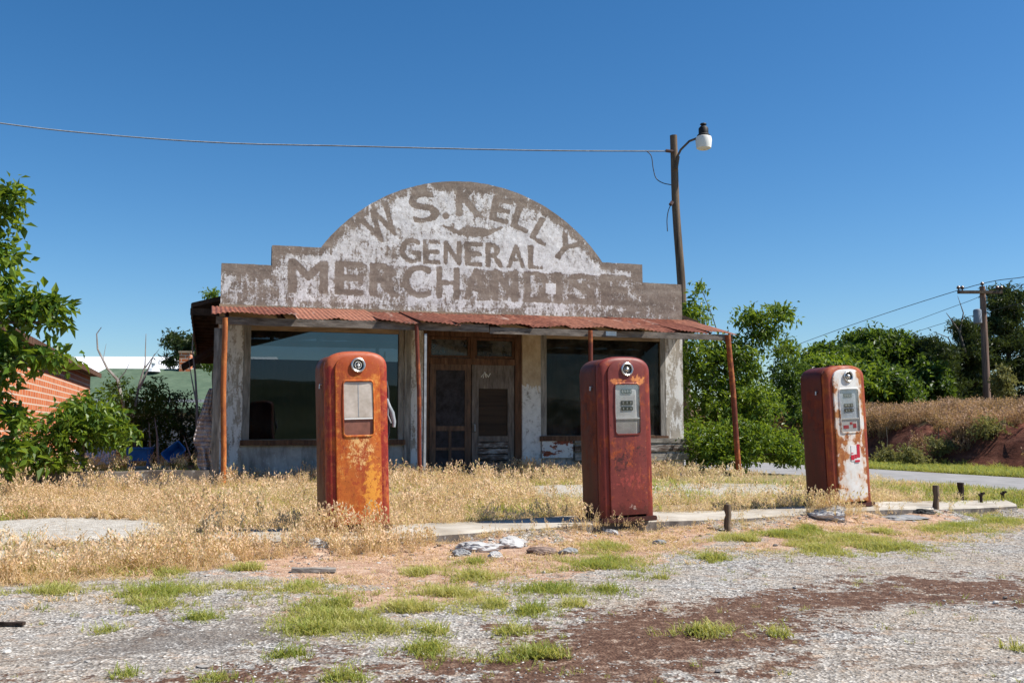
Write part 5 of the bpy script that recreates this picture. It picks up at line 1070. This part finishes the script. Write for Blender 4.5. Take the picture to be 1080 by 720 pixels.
# grass on the raised ground at left
N = 5000; uu = RNG.uniform(-12, -.2, N); vv = RNG.uniform(-1.7, 5, N) ; k = fbm(uu, vv, 1.1, 3, 15) > .42; uu, vv = uu[k], vv[k]
pp = np.stack([L0.x + uu * UX.x + vv * NX.x, L0.y + uu * UX.y + vv * NX.y, np.full(len(uu), .40)], 1)
replicate('yard_grass', gt + dt[12:14], pp, RNG.uniform(.5, 1.1, len(uu)), [M['green_blade'], M['straw']], 'rough grass on the raised ground left of the shop', 'grass', .2, RNG.uniform(0, .5, len(uu)))

# ------------------------------------------------------------------ trees
def leaves(blobs, L, m, name, parent, droop=.25, asp=.45, twig=.28, per=11, flat=0.0, gap=.0, seed=1):
    rg_ = np.random.default_rng(seed); Cs = []; Ds = []
    for (c, r, n) in blobs:
        d = rg_.normal(0, 1, (n, 3)); d /= np.linalg.norm(d, axis=1)[:, None]; rad_ = rg_.uniform(0, 1, n) ** .45
        # uneven outline
        lump = .68 + .62 * fbm(d[:, 0] * 2 + c[0], d[:, 1] * 2 + d[:, 2] * 3 + c[2], 1.3, 3, seed)
        p = d * (rad_ * lump)[:, None] * np.array(r) + np.array(c); k = fbm(p[:, 0] * 1.0 + p[:, 2], p[:, 1] + p[:, 2] * 1.3, 1.6 / max(L * 5, .3), 2, seed + 5) > gap
        Cs.append(p[k]); dd = d * np.array([1, 1, .5 + flat * -.3]) + rg_.normal(0, .35, d.shape); Ds.append(dd[k])
    C = np.concatenate(Cs); D_ = np.concatenate(Ds); D_[:, 2] -= droop; D_ /= np.linalg.norm(D_, axis=1)[:, None]; n = len(C)
    t = rg_.uniform(-.5, .5, (n, per)); side = np.cross(D_, rg_.normal(0, 1, (n, 3))); side /= np.linalg.norm(side, axis=1)[:, None] + 1e-9
    sg = np.where(np.arange(per) % 2, 1.0, -1.0)[None, :]
    P0 = C[:, None] + D_[:, None] * (t * twig * 2)[..., None] + rg_.normal(0, twig * .10, (n, per, 3))
    A = D_[:, None] * .55 + side[:, None] * sg[..., None] * .9 + rg_.normal(0, .38, (n, per, 3)); A[..., 2] -= droop * .6; A /= np.linalg.norm(A, axis=2)[..., None]
    up = np.array([0, 0, 1.0]) + rg_.normal(0, .45, (n, per, 3)); S = np.cross(A, up); S /= np.linalg.norm(S, axis=2)[..., None] + 1e-9; Nn = np.cross(S, A)
    Ls = (L * rg_.uniform(.4, 1.3, (n, per)))[..., None]; P0 = P0.reshape(-1, 3); A = A.reshape(-1, 3); S = S.reshape(-1, 3); Nn = Nn.reshape(-1, 3); Ls = Ls.reshape(-1, 1)
    b = P0; tp_ = P0 + A * Ls - Nn * Ls * .18; l = P0 + A * Ls * .45 + S * Ls * asp * .5 + Nn * Ls * .10; r_2 = P0 + A * Ls * .45 - S * Ls * asp * .5 + Nn * Ls * .10; mid = P0 + A * Ls * .5
    K = len(P0); V = np.stack([b, l, tp_, r_2], 1).reshape(-1, 3); o4 = np.arange(K) * 4; T_ = np.stack([np.stack([o4, o4 + 2, o4 + 1], 1), np.stack([o4, o4 + 3, o4 + 2], 1)], 1).reshape(-1, 3)
    tw = np.repeat(rg_.uniform(0, 1, n), per) * .55 + rg_.uniform(0, .45, K)
    return npmesh(name, V, T_, m, attrs={'tint': np.repeat(tw, 4)}, parent=parent), C
def tree(name, label, cat, base, tips, blobs, L, leaf, trunk_r=.1, bark='bark', group=None, split=.35, ntw=60, seed=1, bare=None, **kw):
    b = Vector(base); root = empty(name, b, label=label, cat=cat, group=group); rel = [((c[0] - b.x, c[1] - b.y, c[2] - b.z), r, n) for c, r, n in blobs]
    cr, C = leaves(rel, L, M[leaf], 'crown', root, seed=seed, **kw)
    mb = MB(); rr = random.Random(seed); top_ = Vector(tips) - b; n_ = 7
    tr = [Vector((0, 0, -.1)).lerp(top_, i / n_) + Vector((rr.uniform(-.04, .04), rr.uniform(-.04, .04), 0)) * (i > 0) * top_.length * .3 for i in range(n_ + 1)]
    mb.tube(tr, [trunk_r * (1 - .7 * i / n_) for i in range(n_ + 1)], 8)
    for c, r, n in rel:
        c = Vector(c); k = min(range(1, n_ + 1), key=lambda i: (tr[i] - c).length + (0 if tr[i].z < c.z else 1.0)); a = tr[k]; m1 = a.lerp(c, .5) + Vector((rr.uniform(-.15, .15), rr.uniform(-.15, .15), .1 * (c - a).length)) * .8
        R0 = trunk_r * (1 - .7 * k / n_) * .6; mb.tube([a, m1, c], [R0, R0 * .6, R0 * .3], 6)
        rx = max(r)
        for _ in range(min(9, 3 + int(rx * 3))):
            d = Vector((rr.gauss(0, 1) * r[0], rr.gauss(0, 1) * r[1], rr.gauss(0, .8) * r[2])) * .62; s0 = m1.lerp(c, rr.uniform(.2, 1)); mb.tube([s0, s0.lerp(c + d, .5) + Vector((0, 0, .04)), c + d], [R0 * .32, R0 * .2, R0 * .08], 4)
    for pts, r0 in bare or ():
        m2 = MB(); m2.tube([Vector(p) - b for p in pts], [r0 * (1 - .8 * i / (len(pts) - 1)) for i in range(len(pts))], 5); m2.build('dead_branch', M['bark' if name == 'cedar_tree' else 'dead_wood'], root, smooth=60)
    mb.build('trunk', M[bark], root, smooth=60); return root
def B(px, py, D, rx, ry, rd, n): c = at(px, py, D); s_ = D / 1050; return (tuple(c), (rx * s_, rd, ry * s_), n)

M['scrub_leaf'] = leafmat('scrub_leaf', (.08, .09, .03), (.17, .18, .06), (.32, .30, .14), .3, .7)
# left edge: big leaved tree reaching in from outside the frame
tree('broadleaf_tree', 'large leaved tree reaching in from the left edge in front of the brick wall', 'tree', (-8.0, 12.6, .1), tuple(at(-60, 240, 12.8)),
     [B(-20, 220, 12.8, 44, 22, .4, 60), B(8, 205, 12.8, 18, 10, .3, 16), B(-8, 262, 12.8, 26, 18, .35, 32), B(-12, 300, 12.6, 38, 26, .4, 60), B(20, 325, 12.4, 34, 14, .35, 44), B(52, 320, 12.3, 20, 9, .25, 16), B(58, 340, 12.3, 18, 8, .25, 12), B(5, 372, 12.4, 40, 20, .4, 66), B(46, 378, 12.2, 26, 9, .25, 20), B(-20, 410, 12.3, 34, 22, .35, 50), B(15, 440, 12.3, 22, 12, .3, 18), B(8, 474, 12.2, 34, 18, .3, 40), B(-30, 350, 12.8, 44, 80, .5, 70)], .15, 'leaf_bright', .11, droop=.35, asp=.52, twig=.22, per=9, gap=.30, seed=3)
tree('broadleaf_shrub', 'bright green arching shrub between the brick wall and the blue table', 'shrub', (at(90, 500, 15.2).x, 15.2, .35), tuple(at(85, 440, 15.2)),
     [B(98, 440, 15.2, 40, 16, .6, 120), B(62, 458, 15.0, 40, 22, .6, 120), B(116, 458, 15.4, 26, 18, .5, 70), B(25, 478, 14.8, 34, 14, .5, 70), B(92, 424, 15.4, 20, 9, .4, 24), B(60, 488, 14.8, 26, 8, .3, 24)], .125, 'leaf_bright', .05, droop=.3, asp=.48, twig=.15, per=9, gap=.27, seed=5)
def dead(*pp, D): return [tuple(at(x, y, D)) for x, y in pp]
tree('shrub', 'shaded olive shrub with bare grey dead branches left of the shop', 'shrub', (at(145, 495, 20).x, 20, .4), tuple(at(140, 430, 20)),
     [B(135, 420, 20, 26, 26, .8, 170), B(128, 455, 20, 30, 20, .8, 170), B(160, 440, 20.5, 28, 24, .8, 170), B(150, 468, 20.6, 34, 16, .8, 150), B(165, 412, 20, 12, 14, .5, 40)], .085, 'leaf_mid', .06, droop=.2, twig=.15, per=10, gap=.28, seed=7,
     bare=[(dead((134, 445), (124, 400), (113, 388), (103, 368), (102, 352), (107, 345), D=19.6), .035), (dead((140, 440), (147, 405), (153, 385), (154, 352), D=19.7), .03), (dead((147, 410), (158, 385), (163, 373), D=19.6), .025), (dead((112, 388), (109, 378), (112, 362), D=19.6), .012), (dead((153, 388), (160, 378), (168, 368), D=19.8), .015), (dead((124, 402), (132, 392), (138, 380), D=19.6), .015)])
tree('shrub', 'dark shaded shrub with thin stems between the blue tub and the shop corner', 'shrub', (at(190, 495, 21.5).x, 21.5, .4), tuple(at(192, 435, 21.5)),
     [B(185, 445, 21.5, 30, 24, .8, 190), B(208, 455, 21.5, 18, 30, .8, 150), B(165, 475, 22, 34, 14, .7, 130), B(178, 420, 21.5, 20, 8, .4, 50), B(200, 480, 21.8, 26, 14, .7, 120)], .085, 'leaf_dark', .06, droop=.2, twig=.16, per=10, gap=.26, seed=9,
     bare=[(dead((207, 480), (208, 430), (206, 395), (203, 368), (204, 345), D=20.8), .035), (dead((208, 430), (202, 398), (198, 372), D=20.8), .02), (dead((167, 492), (166, 460), (163, 440), D=19.9), .035), (dead((160, 492), (158, 462), (157, 445), D=20.0), .03), (dead((147, 492), (146, 460), (150, 440), D=20.2), .025), (dead((208, 492), (200, 478), (194, 460), D=19.8), .03), (dead((126, 486), (133, 474), (137, 470), D=19), .02)])
tree('cedar_tree', 'small dark cedar showing behind the brick chimney', 'tree', (at(196, 450, 44).x, 44, 0), tuple(at(197, 365, 44)),
     [B(188, 362, 44, 12, 5, .6, 70), B(182, 356, 44, 8, 3.5, .4, 35), B(198, 374, 44, 14, 6, .7, 80), B(180, 381, 44, 7, 3.5, .4, 30), B(205, 360, 44, 10, 8, .6, 60), B(212, 385, 44, 12, 10, .8, 90)], .22, 'cedar', .1, droop=.05, asp=.3, twig=.35, per=12, seed=12)
tree('broadleaf_tree', 'tree top peeping out over the roof behind the left end of the false front', 'tree', (at(226, 450, 34).x, 34, 0), tuple(at(226, 330, 34)), [B(224, 312, 34, 9, 6, .5, 40), B(222, 385, 34, 7, 5, .4, 30), B(230, 360, 34, 8, 40, .5, 90)], .12, 'leaf_bright', .1, seed=14, twig=.2)
# right of the shop
tree('broadleaf_tree', 'leafy tree arching over the right end of the porch', 'tree', (at(760, 490, 22).x, 22, .1), tuple(at(765, 380, 22)),
     [B(733, 330, 21.8, 15, 22, .5, 81), B(745, 385, 22, 30, 34, .9, 378), B(780, 375, 22, 26, 22, .8, 229), B(765, 430, 21.8, 44, 30, 1.0, 648), B(795, 335, 22, 20, 11, .5, 108), B(822, 330, 22, 15, 12, .5, 81), B(808, 352, 22, 18, 9, .5, 67), B(790, 400, 22.5, 18, 26, .7, 148), B(738, 300, 21.8, 7, 8, .3, 13), B(830, 368, 22, 12, 7, .4, 24)], .115, 'leaf_bright', .09, droop=.3, asp=.5, twig=.19, per=9, gap=.29, seed=21)
tree('broadleaf_shrub', 'bright yellow green shrub spreading low beside the right porch post', 'shrub', (at(775, 495, 20.6).x, 20.6, .1), tuple(at(775, 455, 20.6)),
     [B(742, 465, 20.4, 26, 24, .7, 310), B(785, 462, 20.6, 34, 24, .9, 405), B(822, 470, 21, 26, 18, .8, 256), B(800, 425, 21.2, 26, 20, .8, 256), B(835, 480, 20.6, 14, 11, .5, 81), B(765, 482, 20.2, 36, 10, .5, 189)], .10, 'leaf_bright', .05, droop=.2, asp=.46, twig=.17, per=9, gap=.27, seed=23)
tree('broadleaf_tree', 'darker tree standing behind the bright shrub and left of the white fronted pump', 'tree', (at(835, 450, 38).x, 38, .3), tuple(at(832, 400, 38)),
     [B(832, 400, 38, 22, 26, 1.2, 260), B(822, 425, 38, 30, 16, 1.2, 200), B(845, 440, 37, 18, 10, 1.0, 90), B(828, 368, 38, 12, 10, .6, 50)], .17, 'leaf_mid', .12, seed=25, twig=.3, per=10)
# tree belt on the bank
for i, (cx, cy, rx, ry, D, leaf, lab) in enumerate(((888, 375, 38, 22, 47, 'leaf_mid', 'rounded green tree at the left end of the bank tree belt'), (918, 366, 34, 20, 50, 'leaf_mid', 'tallest rounded tree in the middle of the bank tree belt'), (952, 372, 34, 20, 50, 'leaf_mid', 'wide rounded tree left of the dark cedar'),
                                                   (905, 402, 30, 16, 43, 'leaf_bright', 'light green bushy tree low in front of the rounded trees'), (938, 406, 28, 18, 43, 'leaf_mid', 'light green bush low beside the foot of the dark cedar'), (868, 398, 26, 20, 45, 'leaf_bright', 'pale bushy tree rising behind the white fronted pump'), (972, 398, 26, 24, 46, 'leaf_mid', 'mid green bush left of the utility pole'))):
    gx_, gy_ = at(cx, 430, D).x, D; zb = float(bankz(np.array([qcoord(gx_, gy_)]), np.array([gx_ * DP.x + gy_ * DP.y]))[0])
    rr = random.Random(i); bl = [B(cx + rr.uniform(-.6, .6) * rx, cy + rr.uniform(-.5, .6) * ry, D + rr.uniform(-1, 1), rx * rr.uniform(.4, .6), ry * rr.uniform(.45, .65), 1.2, 150) for _ in range(9)] + [B(cx, cy + ry * .7, D, rx * .9, ry * .8, 1.6, 300)]
    tree('broadleaf_tree' if i not in (3, 4, 6) else 'bush', lab, 'tree' if i not in (3, 4, 6) else 'bush', (gx_, gy_, zb - .1), tuple(at(cx, cy, D)), bl, .24, leaf, .16, seed=30 + i, twig=.42, per=10, gap=.25, droop=.15, asp=.55, group='tree belt on the bank')
def cedar(cx, base_y, top_y, hw, D, lab, seed, n=26, dens=70):
    gx_, gy_ = at(cx, 430, D).x, D; zb = float(bankz(np.array([qcoord(gx_, gy_)]), np.array([gx_ * DP.x + gy_ * DP.y]))[0]); rr = random.Random(seed); bl = []
    for k in range(n):
        t = (k + .5) / n; yy = top_y + (base_y - top_y) * t; wd = hw * (.25 + .75 * t ** .7) * rr.uniform(.7, 1.15); xx = cx + rr.uniform(-.75, .75) * wd
        bl.append(B(xx, yy, D + rr.uniform(-1.2, 1.2), wd * rr.uniform(.35, .55), rr.uniform(4.5, 8), 1.1, dens))
    return tree('cedar_tree', lab, 'tree', (gx_, gy_, zb - .1), tuple(at(cx, top_y + 6, D)), bl, .22, 'cedar', .2, seed=seed, twig=.4, per=13, droop=-.05, asp=.28, flat=1, group='cedars on the bank',
        bare=[(dead((1018, 372), (1012, 350), (1004, 338), (998, 330), D=D - 1.5), .07), (dead((1012, 352), (1016, 330), (1010, 312), D=D - 1.5), .05), (dead((1008, 372), (1000, 356), (990, 352), (984, 350), D=D - 1.5), .04)] if seed == 51 else None)
cedar(1014, 430, 342, 50, 50, 'dark cedar with bare dead branches left of the utility pole', 51)
cedar(1062, 428, 308, 48, 51, 'tallest dark cedar at the right edge behind the utility pole', 52, 34, 80)
cedar(1110, 428, 320, 48, 52, 'dark cedar running out of frame beyond the tallest one', 53, 26)
cedar(984, 430, 362, 38, 48, 'lowest dark cedar beside the rounded trees', 54, 22)
gx_, D = at(1058, 430, 43).x, 43.0; zb = float(bankz(np.array([qcoord(gx_, D)]), np.array([gx_ * DP.x + D * DP.y]))[0])
tree('bush', 'small light green bush just right of the utility pole', 'bush', (gx_, D, zb), tuple(at(1058, 400, 43)), [B(1058, 405, 43, 11, 14, .6, 110), B(1056, 392, 43, 6, 8, .4, 40)], .16, 'scrub_leaf', .06, seed=60, twig=.25)
# scrub on the face of the bank
for i, (px, py, D, s_, lab) in enumerate(((958, 465, 28.5, 10, 'pale scrubby plant clinging to the middle of the red bank'), (990, 448, 29, 14, 'dusty olive scrub on the bank below the cedars'), (1040, 452, 28, 16, 'broad dusty scrub on the bank at the right'), (935, 450, 30.5, 12, 'dusty scrub on the bank just right of the white fronted pump'))):
    c = at(px, py, D); zb = float(bankz(np.array([qcoord(c.x, c.y)]), np.array([c.x * DP.x + c.y * DP.y]))[0])
    tree('scrub', lab, 'shrub', (c.x, c.y, zb - .1), tuple(c), [((c.x, c.y, zb + .3), (s_ * .03, .4, .32), 90), ((c.x + .3, c.y, zb + .2), (s_ * .025, .4, .26), 70)], .09, 'scrub_leaf', .03, seed=70 + i, twig=.2, group='scrub on the bank')
